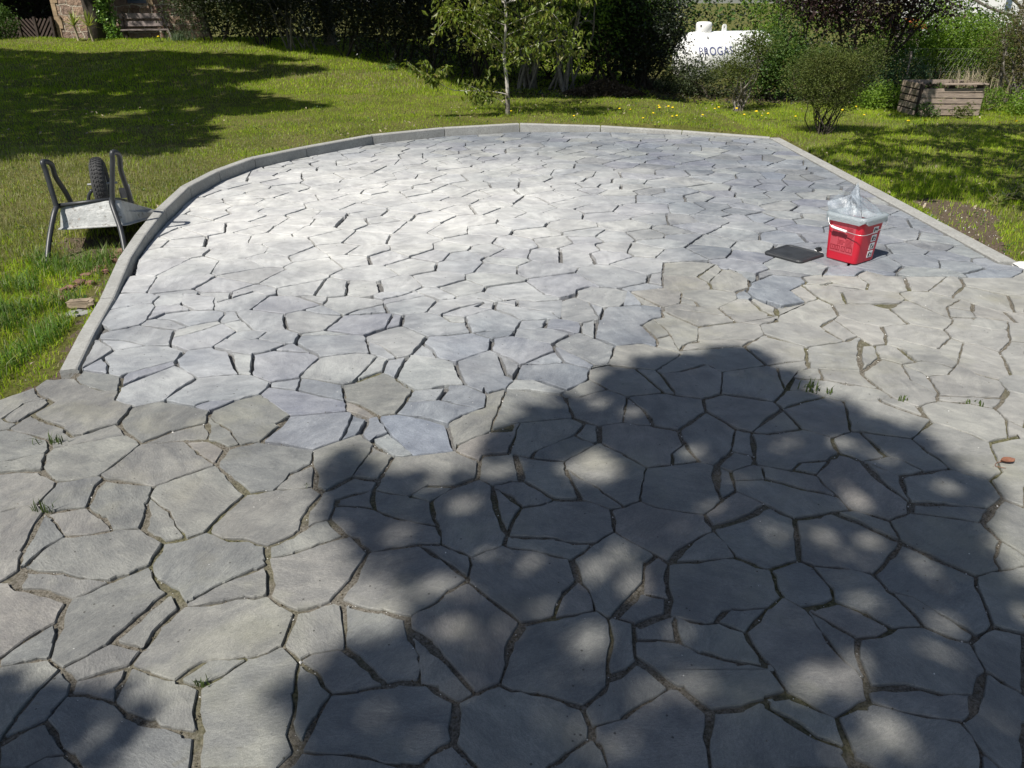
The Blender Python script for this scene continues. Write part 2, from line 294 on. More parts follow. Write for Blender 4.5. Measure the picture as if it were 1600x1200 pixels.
# ------------------------------------------------------------------ the crazy paving
# joints of the slabs, read off the photograph (pixel lines), laid out on the ground plane
TRACE = """249,463;238,473;200,478;170,484;160,487 238,473;243,478;229,500;218,507;200,511;174,513 289,461;283,475 243,478;260,477;283,475;302,484;335,483.6 337,463;334,483.6;352,487;392,483;420,467 229,500;240,497;260,489;302,484 240,497;270,500;294,510 218,507;244,511;273,515;294,510;342,501 352,487;351,491;342,501;348,505;377,498 368,485;370,490;377,499;396,516 348,505;370,518;396,516;420,514 273,515;268,528;267,540 270,528;316,516;348,505 174,513;157,506 174,513;172,516;155,522;157,530 157,530;190,531;228,540;267,540 228,540.6;178,547;170,540;157,530;138,532 267,540;290,548;332,542.4;352,529;370,518 352,529;380,532;402,529;418,518;420,516 178,547;160,558;124,575 160,558;169,569;170,583 131,578;169,583;190,586 124,575;131,578;117,591 290,548;287,550;274,563;195,584 274,563;276,570;220,590;191,603 195,584;190,588;186,610;180,625 276,570;308,590;374,585 332,542.4;358,549;390,553.6;395,553;424,547 358,550;364,564;374,585 393,555;394,586 374,585;394,586;422,597 308,590;280,608;256,626;212,634;180,625 256,626;302,635;326,626;374,624;406,616;418,598 302,635;330,642;374,624 328,642;325,660 206,636;188,660 117,591;128,600;166,611;183,610 100,590;117,591 212,634;206,636 53.8,605;58.8,615;81.2,628.8;47.5,647.5;12.5,670;-5,673 -5,653.8;3.8,653.8;37.5,630;68.8,622.5 3.8,653.8;22.5,660;32.5,658.8 47.5,647.5;72.5,658.8;100,668.8;111.2,681.2 111.2,681.2;122.5,680;185,661.2;206.2,638 185,661.2;200,678.8;220,692.5 200,678.8;160,686.2;102.5,696.2;80,700 80,700;75,686.2;47.5,678.8;12.5,670 80,700;72.5,707.5;-5,723 75,707.5;65,735;72.5,743.8;91.2,751.2;107.5,751.2;155,742.5;221.2,693.8 -5,738.8;62.5,735 221.2,693.8;270,672.5;322.5,660 221.2,693.8;287.5,688;323.8,686.2 328,644;322.5,660;327.5,667.5;323.8,686.2 287.5,688;310,707.5;337.5,725 328,650;336.2,658.8;360,672.5;375,695 323.8,686.2;342.5,693.8;355,700;375,695;400,690 355,700;337.5,725 155,743.8;163.8,748.8;180,751.2;240,760;275,747.5;337.5,725 163.8,748.8;150,762.5;136.2,792.5;100,796.2;70,801.2 91.2,751.2;58.8,786.2;25,792.5;-5,801.2 58.8,786.2;70,802.5 70,802.5;50,837.5;37.5,860;28.8,890;-5,911.2 82.5,811.2;101.2,837.5 70,802.5;82.5,811.2 101.2,837.5;75,852.5;42.5,882.5;28.8,891.2 101.2,837.5;135,835;176.2,827.5;221.2,826.2 136.2,792.5;160,807.5;176.2,827.5 240,760;230,785;231.2,802.5;222.5,826.2;235,835;257.5,846.2 231.2,775;262.5,797.5;275,820;290,840 257.5,846.2;290,840;325,830;355,797.5;385,770 337.5,725;362.5,750;385,770;400,769.5 257.5,846.2;240,875;235,882.5 237.5,880;200,897.5;185,902.5;172.5,907.5;140,925;107.5,937.5 28.8,890;62.5,892.5;100,895;125,902.5;172.5,907.5 10,910;28.8,918.8;72.5,926.2;107.5,937.5 -5,911.2;10,910 41.2,897.5;28.8,918.8 107.5,937.5;92.5,970;67.5,982.5;-5,1031.2 92.5,971.2;92.5,992.5;76.2,1028.8;37.5,1033.8;-5,1042.5 76.2,1028.8;95,1045 235,882.5;247.5,910;270,922.5;285,947.5 270,925;245,940;215,967.5;175,1002.5;140,1022.5;95,1045 285,947.5;305,935;350,910;400,890 285,947.5;250,977.5;225,1012.5;202.5,1040 175,1002.5;220,1015 287.5,947.5;350,940;385,932.5;400,933.8 325,830;352.5,842.5;385,842.5;400,848.8 95,1045;62.5,1075;25,1122.5;-5,1165 95,1047.5;115,1065;150,1055;200,1041.2 115,1065;107.5,1085;82.5,1112.5;72.5,1127.5;25,1147.5;-5,1167.5 107.5,1087.5;137.5,1087.5;160,1091.2;180,1097.5 205,1043.8;185,1075;180,1097.5;197.5,1115;220,1125;250,1130;275,1142.5;310,1146.2 202.5,1042.5;232.5,1050;277.5,1062.5;312.5,1072.5 277.5,1061.2;320,1032.5;362.5,1028.8;400,1025 316.2,1073.8;350,1055;385,1030 312.5,1072.5;308.8,1112.5;310,1146.2;303.8,1203.8 72.5,1127.5;85,1145;107.5,1180;125,1203.8 107.5,1177.5;75,1182.5;30,1203.8 400,932.5;418.8,930;442.5,945;462.5,956.2;500,946.2;525,937.5 462.5,956.2;441.2,1008.8;400,1027.5 441.2,1008.8;466.2,1032.5;460,1080;453.8,1137.5;466.2,1172.5;440,1203.8 466.2,1032.5;487.5,1020;540,1015;537.5,945 525,937.5;570,951.2;595,953.8;637.5,965 540,1015;560,1027.5;600,1067.5 466.2,1035;492.5,1050;517.5,1085;560,1080;620,1066.2;655,1065 517.5,1085;495,1120;466.2,1172.5 637.5,965;642.5,1000;655,1025;655,1065 641.2,985;670,1005;700,1035;742.5,1080 655,1065;682.5,1077.5;712.5,1097.5;742.5,1082.5;780,1067.5;800,1078.8 712.5,1097.5;708.8,1160;675,1175;657.5,1195;625,1193.8;575,1182.5;540,1178.8;466.2,1172.5 708.8,1160;727.5,1182.5;750,1203.8 657.5,1195;652.5,1203.8 780,1067.5;790,1040;800,1000 400,848.8;417.5,853.8;417.5,872.5;423.8,917.5;418.8,930 398.8,893.8;418,882.5 417.5,853;460,836.2;472.5,827.5;492.5,816.2;515,811.2 417.5,872.5;460,863.8;500,850;541.2,837.5 472.5,827.5;477.5,805;505,767.5 400,770;430,765;492.5,761.2;505,767.5 430,765;450,742.5;486.2,725 488.8,710;487.5,725;493.8,737.5;492.5,761.2 515,811.2;527.5,780;560,770;583.8,765 515,811.2;541.2,837.5;555,840;576.2,862.5 505,767.5;513.8,765;550,745;580,705 550,745;575,747.5;592.5,750 580,722.5;602.5,703.8 583.8,765;600,737.5;617.5,715 583.8,765;640,775;665,760;712.5,758.8;746.2,746.2;748.8,720 526.2,790;560,791.2;585,795;615,808.8;683.8,822.5 587.5,766.2;585,795 640,775;673.8,782.5;712.5,760 673.8,782.5;677.5,810;688.8,832.5;690,850 576.2,862.5;612.5,856.2;647.5,851.2;690,850;705,857.5;733.8,870 652.5,851.2;687.5,872.5;728.8,902.5 733.8,870;730,907.5 576.2,862.5;550,907.5;527.5,935 730,907.5;697.5,925;682.5,940;637.5,965 730,907.5;762.5,932.5;800,962.5 733.8,870;757.5,860;787.5,850;793.8,835 746.2,746.2;770,758.8;777.5,800;793.8,835 770,758.8;800,751.2 773.8,763.8;790,770;800,780 787.5,850;800,855.5 390,483;446,490;474,484;504,476 464,462;504,474 511,465;511,468;504,476;538,492 474,484;500,490;538,492.4;580,490;607,488 538,492;560,484;600,475 598,467.6;600,475;607,488 601,471.6;666,461.6 607,488;630,492;666,488;685,468 446,490;444,496;448,514 420,514;448,514;470,521;508,516;534,495;538,492 508,516;550,522;570,524;602,513 614,490;602,513;627,508;630,492 627,508;668,526;700,524 404,529;448,537;462,536;469,524;470,521 469.6,528;548,522.4 462,536;500,558 424,547;446,539 424,547;480,550;492,553 500,558;556,551;577,552;575,538;569,524 572,532;596,540;620,558.4 577,552;606,561;644,554;668,526 660,536;676,546;684,559 644,554;684,559;700,561 500,558;466,590;422,597 466,590;500,594;536,601 536,601;553,596;591,556 553,596;598,580 606,561;598,580;618,590;646,608 637,556;618,590 646,608;680,606;700,601 471,592;464,609 418,606;464,609;500,618;539,626 422,597;420,604;408,617 536,601;536,606;540,626;541,642 540,625;560,632;592,650 541,642;574,654;592,650;618,646;634,628;646,608 408,618;454,649;541,642 634,630;686,624;700,603 686,624;700,626 454,649;434,660 454,649;432.5,670;407.5,690;400,690 407.5,690;450,695;490,702.5;487.5,710 490,702.5;532.5,687.5;552.5,643 532.5,687.5;562.5,677.5;572.5,659 562.5,677.5;582.5,692.5 582.5,692.5;580,686.2;605,675 593.2,655;607.5,675;647.5,711.2 582.5,692.5;615,712.5;647.5,711.2;711.2,703.8;697.5,662.5 618,646;650,650;697.5,660 697.5,661.2;725,647.5;755,635 700,607.5;686,624 686,624;747.5,637.5;757.5,635;760,615;756.2,607.5 712.5,703.8;717.5,693.8;767.5,673.8;775,650;790,612.5 712.5,703.8;746.2,717.5 767.5,673.8;800,672.5 580,705;582,692 602.5,703.8;612.5,711.2 617.5,715;615,712.5 666,488;688,492;720,480;758,471 688,492;726,495;772,482;774,471 758,471;744,479;770,482.4 688,492;704,503;725,504 724,496;737,520 737,520;768,516;806,515;850,512;856,498 700,524;737,520 772,481;800,492;816,500;876,497 808,470;808,478;866,488;876,497;908,504 774,474;808,478 859,476;872,492;876,497 859,476;880,467 816,500;800,525;769,529;740,520.6 800,525;828,530;864,537;895,521;908,520;907,504 850,512;870,514;895,521 908,504;938,498;945,480 902,462;920,472;945,480;970,478;988,462;982,455 919,472;938,496 940,496.8;1000,498 932,500;929,528 908,520;929,528;960,540 769,529;766,546;712,565;684,558 766,546;780,553;814,570;868,548 864,537;868,548 782,555;790,584;804,592 814,570;806,586;804,592;790,607;757,613 814,571;846,569;882,566;921,574 868,540;906,558;930,571 868,548;882,566 712,565;714,576;727,601;757,613 727,601;700,601 960,540;950,569;930,571;921,576;920,592;887,610 806,588;840,594;886,610;874,616;830,610;790,607 874,616;884,621.6;906,620;949,608 920,592;949,608 882.5,622.5;896.2,652.5 800,665;812.5,660;896.2,652.5 748.8,717.5;755,711.2;795,707.5;830,715;882.5,721.2 812.5,661.2;800,695;795,707.5 767.5,673.8;812.5,662.5 896.2,652.5;915,660;936.2,665 915,660;897.5,680;837.5,703.8;830,715 897.5,680;927.5,692.5;937.5,691.2;936.2,665 937.5,691.2;882.5,721.2 980,620;973.8,660;936.2,665 980,620;1007.5,642.5;1020,665 973.8,660;1020,665;1060,672.5 949,608;980,620;1037.5,613.8;1100,622.5;1127.5,615 921,576;950,570;992.5,575;1037.5,613.8 950,569;950,570.5 950,608;921,593.8 1025,577.5;1032.5,583.8;1055,613 992.5,575;1025,577.5;1065,552.5 1032.5,583.8;1062.5,580;1102.5,568.8;1128.8,581.2;1127.5,615 960,540;1005,536.2;1040,545;1065,552.5 1128.8,581.2;1197.5,571.2 1127.5,615;1200,625 1100,622.5;1103.8,642.5;1060,672.5;1070,692.5;1092.5,720 1103.8,642.5;1150,670;1175,675;1200,655 1150,670;1142.5,705;1120,727.5 1142.5,706.2;1177.5,712.5 1175,675;1178.8,725;1142.5,736.2 1176.2,678.8;1200,677.5 937.5,691.2;975,710;1010,730;1050,725;1092.5,720;1120,727.5;1142.5,736.2 1070,692.5;1050,707.5;1046.2,725 882.5,721.2;882.5,730;907.5,780;955,796.2 882.5,732.5;907.5,747.5;935,762.5;972.5,790 800,751.2;820,752.5;867.5,780;907.5,778.8 802.5,710;812.5,737.5;815,751.2 800,780;815,792.5;801.2,812.5;793.8,835 815,792.5;850,787.5;867.5,780 793.8,835;800,837.5;862.5,840;887.5,847.5;930,847.5;960,830;957.5,797.5 800,855.5;857.5,865;893.8,873.8;930,847.5 955,796.2;975,791.2;1000,782.5;1010,731.2 1000,782.5;1035,795;1100,803.8 1117.5,728.2;1120,755;1127.5,780;1102.5,803 1127.5,780;1150,766.2;1142,737 1150,766.2;1200,790 1147.5,751.2;1197.5,748.8 1178.8,726.2;1190,730;1200,751.2 1178.8,726;1200,728.8 1100,803.8;1115,823.8;1160,810;1200,790.5 960,830;1007.5,857.5;1046.2,880 1115,827.5;1075,850;1046.2,880 1115,823.8;1115,830;1150,870 1046.2,881.2;1100,875;1150,870;1180,882.5;1200,888.8 893.8,873.8;903.8,906.2;877.5,930;863.8,965 903.8,906.2;920,922.5;928.8,955 1025,868;1007.5,880;1005,915;997.5,925;960,965 1046.2,880;1042.5,912.5;1046.2,937.5;1041.2,960 997.5,925;1042.5,940 800,962.5;815,975;863.8,965;928.8,955;950,965;960,965 815,975;800,1000 1041.2,960;1100,975;1120,972.5;1135,952.5;1200,950 1041.2,960;995,977.5;960,967 952.5,967;956.2,1000;950,1060 990,978;991.2,1012.5;995,1032.5;972.5,1052.5;950,1060 950,1060;945,1077.5;910,1105;885,1097.5;862.5,1087.5;800,1080 910,1105;923.8,1137.5;925,1152.5;887.5,1175;852.5,1203.8 923.8,1137.5;975,1120;1012.5,1095;1050,1072.5 995,1032.5;1050,1072.5;1065,1075;1110,1112.5;1103.8,1150;1111.2,1203.8 925,1152.5;937.5,1165;950,1203.8 1110,1112.5;1160,1105;1200,1090 992,1001.2;1025,1000;1062.5,1005;1095,1020;1150,1035;1200,1043.8 1052.5,967;1062.5,1005 1120,973;1165,988.8;1197.5,1040 1165,988.8;1197.5,950.5 1200,951.2;1222.5,932.5 1200,1036.2;1232.5,1085;1200,1092.5 1232.5,1085;1275,1110;1307.5,1122.5;1350,1100;1357.5,1095 1196.2,1097.5;1200,1105;1225,1120;1275,1150;1322.5,1170 1307.5,1122.5;1325,1170;1330,1203.8 1326.2,1182.5;1362.5,1203.8 1222.5,932.5;1258.8,951.2;1305,940;1350,957.5;1395,980 1258.8,953.8;1287.5,967.5;1340,997.5 1261.2,956.2;1285,990;1307.5,1020;1355,1065 1340,997.5;1340,1025;1355,1065;1357.5,1095 1340,997.5;1375,993.8;1395,982.5;1442.5,977.5;1500,1000;1517.5,1003.8 1387.5,922.5;1417.5,947.5;1442.5,977.5 1390,921.2;1425,932.5;1475,962.5;1525,992.5 1517.5,1003.8;1527.5,993.8;1552.5,978.8;1527.5,920;1525,900 1552.5,980;1605,990.5 1517.5,1005;1542.5,1050;1525,1085 1356.2,1075;1425,1072.5;1475,1085;1525,1085 1525,1085;1522.5,1107.5;1502.5,1127.5;1450,1120;1412.5,1112.5;1358.8,1096.2 1502.5,1127.5;1535,1175;1567.5,1203.8 1533.8,1175;1532.5,1203.8 1542.5,1051.2;1570,1067.5;1605,1088.8 1222.5,932.5;1210,900;1202.5,888.8;1200,888.8 1202.5,888.8;1250,875;1241.2,810;1200,790.5 1250,875;1267.5,882.5;1312.5,887.5;1365,896.2;1387.5,875;1410,847.5 1241.2,810;1275,806.2;1300,800;1330,796.2;1310,775;1250,762.5;1200,752 1267.5,882.5;1300,920;1306.2,937.5 1300,800;1340,815;1410,847.5 1330,796.2;1360,802.5;1390,812.5;1408.8,846.2 1410,847.5;1460,872.5;1525,900 1365,896.2;1388.8,922.5 1200,730;1237.5,733.8;1275,741.2;1282.5,750;1310,775 1237.5,733.8;1250,722.5;1295,718.8;1312.5,707.5 1275,741.2;1295,722.5 1312.5,707.5;1340,717.5;1347.5,720;1385,712.5;1412.5,720;1450,737.5 1347.5,721.2;1385,735;1407.5,745;1450,737.5 1347.5,721.2;1375,750;1421.2,783.8 1407.5,745;1412.5,762.5;1422.5,785;1422.5,800;1390,812.5 1450,737.5;1485,732.5;1547.5,750;1567.5,777.5;1550,795;1535,816.2;1422.5,800 1422.5,787.5;1475,787.5;1550,793.8 1535,816.2;1562.5,842.5;1605,870 1562.5,842.5;1555,870;1562.5,889.5 1525,900;1562.5,890;1605,884.5 1547.5,750;1565,737.5;1550,700 1567.5,777.5;1605,793.8 1385,712.5;1372.5,700 1442.5,700;1465,715;1485,732.5 1200,677.5;1252.5,670;1300,683.8;1330,672.5;1425,685;1450,662.5;1455,657.5 1200,653.8;1222.5,641.2 1197.5,571.2;1215,575;1227.5,610;1210,628 1200,625.5;1210,628;1222.5,638.8;1252.5,670 1222.5,637.5;1255,627.5;1290,620;1317.5,626.2 1227.5,610;1262.5,610;1290,620 1300,683.8;1312.5,703.8 1330,672.5;1322.5,637.5;1317.5,626.2 1342.5,673.8;1372.5,700 1425,685;1442.5,700 1317.5,626.2;1395,621.2;1435,635;1465,625;1466.2,612.5 1375,626.2;1450,652.5 1435,635;1450,652.5;1455,657.5 1455,657.5;1495,670;1547.5,691.2;1575,685;1605,678.8 1547.5,691.2;1550,700 1575,685;1572.5,655;1555,637.5;1575,610;1560,592.5 1572.5,655;1605,669.5 1575,610;1605,618 1465,626.2;1512.5,628.8;1555,637.5 1468.8,617.5;1562.5,621.2 1465.5,612.5;1450,587.5;1437.5,580;1407.5,568.8 1450,587.5;1482.5,585;1496.2,567.5 1405,570;1425,595;1465,620 1347.5,585;1375,607.5;1392.5,621.2 1347.5,580;1375,560;1405,570 1405,568;1440,563.8;1475,570;1490,575 1197.5,571.2;1227.5,566.2;1261.2,562.5;1263.8,575;1300,577.5;1347.5,580 1260,542.5;1261.2,562.5 1280,577;1286.2,592.5;1325,600;1375,607.5 1263.8,575;1243.8,580;1227.5,610 1243.8,591.2;1286.2,592.5 1345,532.5;1342.5,560;1347.5,585 1200,526.2;1260,542.5;1320,533.8;1340,525;1365,540;1375,560 1345,542;1365,540.5 1200,505;1215,502.5;1237.5,505;1270,516.2;1290,516.2;1320,533.8 1215,493.8;1213.8,503 1282.5,510;1302.5,498.8;1340,525 1282.5,510;1290,516.2 1215,493.8;1247.5,478.8;1260,472.5 1302.5,498.8;1310,492.5;1300,476.2 1210,480;1215,493.8;1200,493 1210,480;1225,480;1260,472.5;1280,466.2;1300,475;1322.5,475 1225,479.5;1200,471.2 1232.5,453.8;1260,472.5 1310,492.5;1350,505;1377.5,510;1420,506.2;1475,515;1485,527.5;1465,545;1385,525;1377.5,510 1385,525;1385,537.5;1365,540 1385,537.5;1405,543.8;1465,547.5 1405,543.8;1430,563.8 1465,545;1465,547.5;1496.2,567.5;1505,535;1485,527.5 1496.2,567.5;1522.5,582.5 1420,506.2;1390,482.5 1322.5,475;1360,475;1390,482.5;1415,467.5;1405,457.5;1420,453.8 1322.5,473.8;1315,456.2 1322.5,472;1402.5,473 1415,467.5;1405,457.5;1421.2,453.8;1412.5,432.5 1405,457.5;1350,452.5 1251.2,443.8;1285,445;1350,452.5 1285,432.5;1302.5,441.2;1350,452.5 1285,445;1302.5,442 1315,456.2;1350,452.5 1251.2,444.5;1280,466.2 1251.2,432.5;1260,441.2;1251.2,444.5 1340,431.2;1357.5,442.5;1355,450 1420,453.8;1450,455;1482.5,432.5 1450,455;1500,467.5;1480,480;1485,495 1490,461.2;1507.5,446.2;1497.5,432.5 1415,467.5;1450,482.5;1490,500;1475,515 1485,495;1490,500 1507.5,446.2;1575,461.2;1605,460 1572.5,461.2;1587.5,486.2 1520,473.8;1557.5,485;1585,487.5;1605,490 1570,487.5;1587.5,503.8;1605,506.2 1518.8,486.2;1525,495;1575,501.2;1575,515;1550,515.5;1512.5,507.5;1522.5,496.2 1480,480;1518.8,486.2 1487.5,497.5;1525,496.2 1500,467.5;1520,473.8;1518.8,486.2 1575,501.2;1587.5,503.8 1575,515;1580,532.5;1562.5,550;1575,575;1580,585;1560,592.5;1522.5,582.5 1505,535;1532.5,540;1562.5,550 1580,532.5;1605,535 1580,585;1605,588 1172.5,442.5;1170,450;1235,453.8;1257.5,443.8 1170,450;1165,455;1177.5,465;1211.2,480;1260,472.5 1150,456.2;1152.5,466.2;1171.2,467.5;1177.5,465 1171.2,467.5;1190,485;1212.5,495;1211.2,480 1152.5,466.2;1122.5,481.2;1092.5,478.8;1062.5,473.8;1065,457.5;1060,452.5 1122.5,481.2;1150,502.5;1187.5,507.5;1212.5,500;1212.5,493.8 1187.5,507.5;1195,522.5 1065,463.8;1085,470;1093.8,478.8 1062.5,474.5;1035,480;1037.5,495;1020,497.5 1035,481.2;1072.5,485;1142.5,493.8 970,478;1005,476.2;1035,480 986.2,457.5;1003.8,476.2 1037.5,486.2;1091.2,510;1090,535;1070,537.5;1062.5,547.5 1020,497.5;1035,510;1047.5,522.5;1062.5,547.5 1002.5,507.5;1020,497.5 1002.5,507.5;1025,528.8;1047.5,522.5 1025,528.8;1027.5,536.2 1091.2,510;1150,502.5 1062.5,548.8;1162.5,540;1195,522.5 1070,537.5;1090,531.2;1177.5,530.5 1195,522.5;1260,542.5 1162.5,539.5;1197.5,572.5 1090,432.5;1036.2,429.5 1127.5,422.5;1107.5,441.2;1090,432.5 1107.5,441.2;1112.5,451.2;1060,453;1036.2,450 1170,432.5;1170,450;1150,456.2;1112.5,451.2 1117.5,413.8;1092.5,431.2 982.5,453.8;1035,480"""
BORDER = """160,487 179,458 208,456.6 230,457.4 250,461.4 286,458 310,460 337,463 336,472.4 360,466 398,455 420,463 420,463 452,462 488,461 512,464.4 543,461 598,467.6 622,463 648,455 685,468 685,468 744,465 774,471 800,468 838,471 880,468 898,464 902,453 922,447 964,450 982,455 982,455 1036.2,450 1035,430 1037.5,410 1080,408 1120,412.5 1127.5,422.5 1140,420 1170,432.5 1172.5,442.5 1206.2,428.8 1252.5,432.5 1272.5,428.8 1335,431.2 1352.5,422.5 1382.5,430 1432.5,432.5 1480,431.2 1500,432.5 1580,433.8 1605,421.2 1605,1204 -5,1204 -5,626 54,605 72,592 117,590 124,578 140,545 152,520 158,490"""

KERB_IN = [W(*q) for q in [(122, 578), (150, 520), (180, 470), (208, 412), (232, 380), (262, 345), (300, 309), (345, 284), (400, 262.5), (480, 245), (583, 225), (695, 213), (812, 206), (938, 206), (1065, 210), (1203, 216.5)]]
EDGE_A = W(1203, 216.5); EDGE_B = (3.30, 5.06)

def arrangement(lines, tol):
    """lines: list of point lists. Snap loose ends, split at crossings, return vertices and edges"""
    lines = [list(map(tuple, l)) for l in lines]
    pts = []; 
    def near(p, lst, t):
        b = None; bd = t
        for q in lst:
            d = hypot(p[0] - q[0], p[1] - q[1])
            if d < bd: bd = d; b = q
        return b
    # merge end points with each other and with vertices of other lines
    reps = []
    for i, l in enumerate(lines):
        for k in (0, len(l) - 1):
            p = l[k]; q = near(p, reps, tol)
            if q is None:
                others = [v for j, m_ in enumerate(lines) if j != i for v in m_[1:-1]]
                q = near(p, others, tol) or p
                reps.append(q)
            l[k] = q
    # ends still loose: pull onto the closest other segment
    segs = []
    for i, l in enumerate(lines):
        for a, b in zip(l, l[1:]):
            if hypot(a[0] - b[0], a[1] - b[1]) > 1e-9: segs.append([a, b, i])
    A = np.array([s[0] for s in segs]); B = np.array([s[1] for s in segs]); own = np.array([s[2] for s in segs])
    allv = {}
    for l in lines:
        for v in l: allv[v] = allv.get(v, 0) + 1
    extra = []
    for i, l in enumerate(lines):
        for k in (0, len(l) - 1):
            p = l[k]
            if sum(1 for m_ in lines if m_[0] == p or m_[-1] == p) + sum(1 for j, m_ in enumerate(lines) if j != i and p in m_[1:-1]) > 1: continue
            ab = B - A; t = np.clip(((p - A) * ab).sum(1) / (ab * ab).sum(1), 0, 1); c = A + ab * t[:, None]
            d = np.hypot(c[:, 0] - p[0], c[:, 1] - p[1]); d[own == i] = 9e9; j = int(d.argmin())
            if d[j] < tol * 1.6:
                u = (c[j] - np.array(p)); n = np.hypot(*u); q = c[j] + (u / n * tol * .05 if n > 1e-9 else 0)
                extra.append((p, (float(q[0]), float(q[1]))))
    S = [(s[0], s[1]) for s in segs] + extra
    A = np.array([s[0] for s in S]); B = np.array([s[1] for s in S]); n = len(S)
    cuts = [[0.0, 1.0] for _ in range(n)]
    for i in range(n):
        p = A[i]; r = B[i] - A[i]; q = A[i + 1:]; s = B[i + 1:] - q
        if not len(q): break
        den = r[0] * s[:, 1] - r[1] * s[:, 0]; ok = np.abs(den) > 1e-12; den = np.where(ok, den, 1)
        w = q - p; t = (w[:, 0] * s[:, 1] - w[:, 1] * s[:, 0]) / den; u = (w[:, 0] * r[1] - w[:, 1] * r[0]) / den
        for j in np.nonzero(ok & (t > -1e-6) & (t < 1 + 1e-6) & (u > -1e-6) & (u < 1 + 1e-6))[0]:
            cuts[i].append(float(t[j])); cuts[i + 1 + j].append(float(u[j]))
    V = []; idx = {}
    q_ = tol * .12
    def vid(p):
        k = (int(math.floor(p[0] / q_)), int(math.floor(p[1] / q_)))
        for dx in (-1, 0, 1):
            for dy in (-1, 0, 1):
                for c in idx.get((k[0] + dx, k[1] + dy), ()):
                    if hypot(V[c][0] - p[0], V[c][1] - p[1]) < q_: return c
        V.append((float(p[0]), float(p[1]))); idx.setdefault(k, []).append(len(V) - 1); return len(V) - 1
    E = set()
    for i in range(n):
        ts = sorted(set(min(1, max(0, t)) for t in cuts[i])); ids = [vid(A[i] + (B[i] - A[i]) * t) for t in ts]
        for a, b in zip(ids, ids[1:]):
            if a != b: E.add((min(a, b), max(a, b)))
    return V, E
def prune(V, E):
    adj = {}
    for a, b in E: adj.setdefault(a, set()).add(b); adj.setdefault(b, set()).add(a)
    st = [v for v in adj if len(adj[v]) == 1]
    while st:
        v = st.pop()
        if len(adj.get(v, ())) != 1: continue
        w = adj[v].pop(); adj[w].discard(v)
        if len(adj[w]) == 1: st.append(w)
    return adj
def faces_of(V, adj):
    order = {v: sorted(ns, key=lambda w: atan2(V[w][1] - V[v][1], V[w][0] - V[v][0])) for v, ns in adj.items() if ns}
    seen = set(); out = []
    for v in order:
        for w in order[v]:
            if (v, w) in seen: continue
            f = []; a, b = v, w
            while (a, b) not in seen:
                seen.add((a, b)); f.append(a); o = order[b]; i = o.index(a); a, b = b, o[i - 1]
            ar = sum(V[f[i]][0] * V[f[(i + 1) % len(f)]][1] - V[f[(i + 1) % len(f)]][0] * V[f[i]][1] for i in range(len(f))) / 2
            if ar > 0: out.append((f, ar))
    return out
def voronoi_edges(seeds):
    S = np.array(seeds); E = {}
    for i, p in enumerate(S):
        d = ((S - p) ** 2).sum(1); o = np.argsort(d)[1:26]
        poly = [(p[0] - 3, p[1] - 3), (p[0] + 3, p[1] - 3), (p[0] + 3, p[1] + 3), (p[0] - 3, p[1] + 3)]
        for j in o:
            m_ = (S[j] + p) / 2; n_ = S[j] - p; new = []
            k = len(poly); sd = [(q[0] - m_[0]) * n_[0] + (q[1] - m_[1]) * n_[1] for q in poly]
            for a in range(k):
                b = (a + 1) % k
                if sd[a] <= 0: new.append(poly[a])
                if (sd[a] < 0) != (sd[b] < 0) and sd[a] != sd[b]:
                    t = sd[a] / (sd[a] - sd[b]); new.append((poly[a][0] + (poly[b][0] - poly[a][0]) * t, poly[a][1] + (poly[b][1] - poly[a][1]) * t))
            poly = new
            if len(poly) < 3: break
        for a, b in zip(poly, poly[1:] + poly[:1]):
            if hypot(a[0] - b[0], a[1] - b[1]) < .004 or hypot(a[0] - p[0], a[1] - p[1]) > 1.2: continue
            k = tuple(sorted(((round(a[0], 2), round(a[1], 2)), (round(b[0], 2), round(b[1], 2)))))
            E[k] = (a, b)
    return list(E.values())

_rng = random.Random(11)
tr_px = [[tuple(map(float, q.split(','))) for q in l.split(';')] for l in TRACE.split()]
bo_px = [tuple(map(float, q.split(','))) for q in BORDER.split()]
Vp, Ep = arrangement(tr_px + [bo_px + bo_px[:1]], 5.0)
adj = prune(Vp, Ep)
TR_SEGS = [(W(*Vp[a]), W(*Vp[b])) for a in adj for b in adj[a] if a < b]
P_POLY = [W(*q) for q in bo_px]
OLD_LEFT = [W(54, 605), W(0, 625)]
D_POLY = [(-4.2, -1.6), (5.2, -1.6), (5.2, 4.95), (3.42, 5.0), EDGE_B] + [EDGE_A] + KERB_IN[::-1][1:] + OLD_LEFT + [(-2.6, 3.0), (-4.2, 2.9)]
def dist_to(poly, x, y):
    best = 9
    for (ax, ay), (bx, by) in zip(poly, poly[1:] + poly[:1]):
        t = max(0, min(1, ((x - ax) * (bx - ax) + (y - ay) * (by - ay)) / ((bx - ax) ** 2 + (by - ay) ** 2 + 1e-12)))
        best = min(best, hypot(x - ax - (bx - ax) * t, y - ay - (by - ay) * t))
    return best
seeds = []; cell = {}
for _ in range(26000):
    x = _rng.uniform(-4.5, 5.5); y = _rng.uniform(-1.9, 11.4)
    far = 1 if y > 3 else 0
    r = _rng.choice((.15, .19, .23, .28, .32)) if far else _rng.choice((.22, .28, .34, .42))
    k = (int(x // .5), int(y // .5)); bad = False
    for dx in (-1, 0, 1):
        for dy in (-1, 0, 1):
            for (a, b, q) in cell.get((k[0] + dx, k[1] + dy), ()):
                if hypot(a - x, (b - y)) < (r + q) / 2 * 1.05: bad = True; break
            if bad: break
        if bad: break
    if bad: continue
    cell.setdefault(k, []).append((x, y, r)); seeds.append((x, y))
vor = voronoi_edges(seeds)
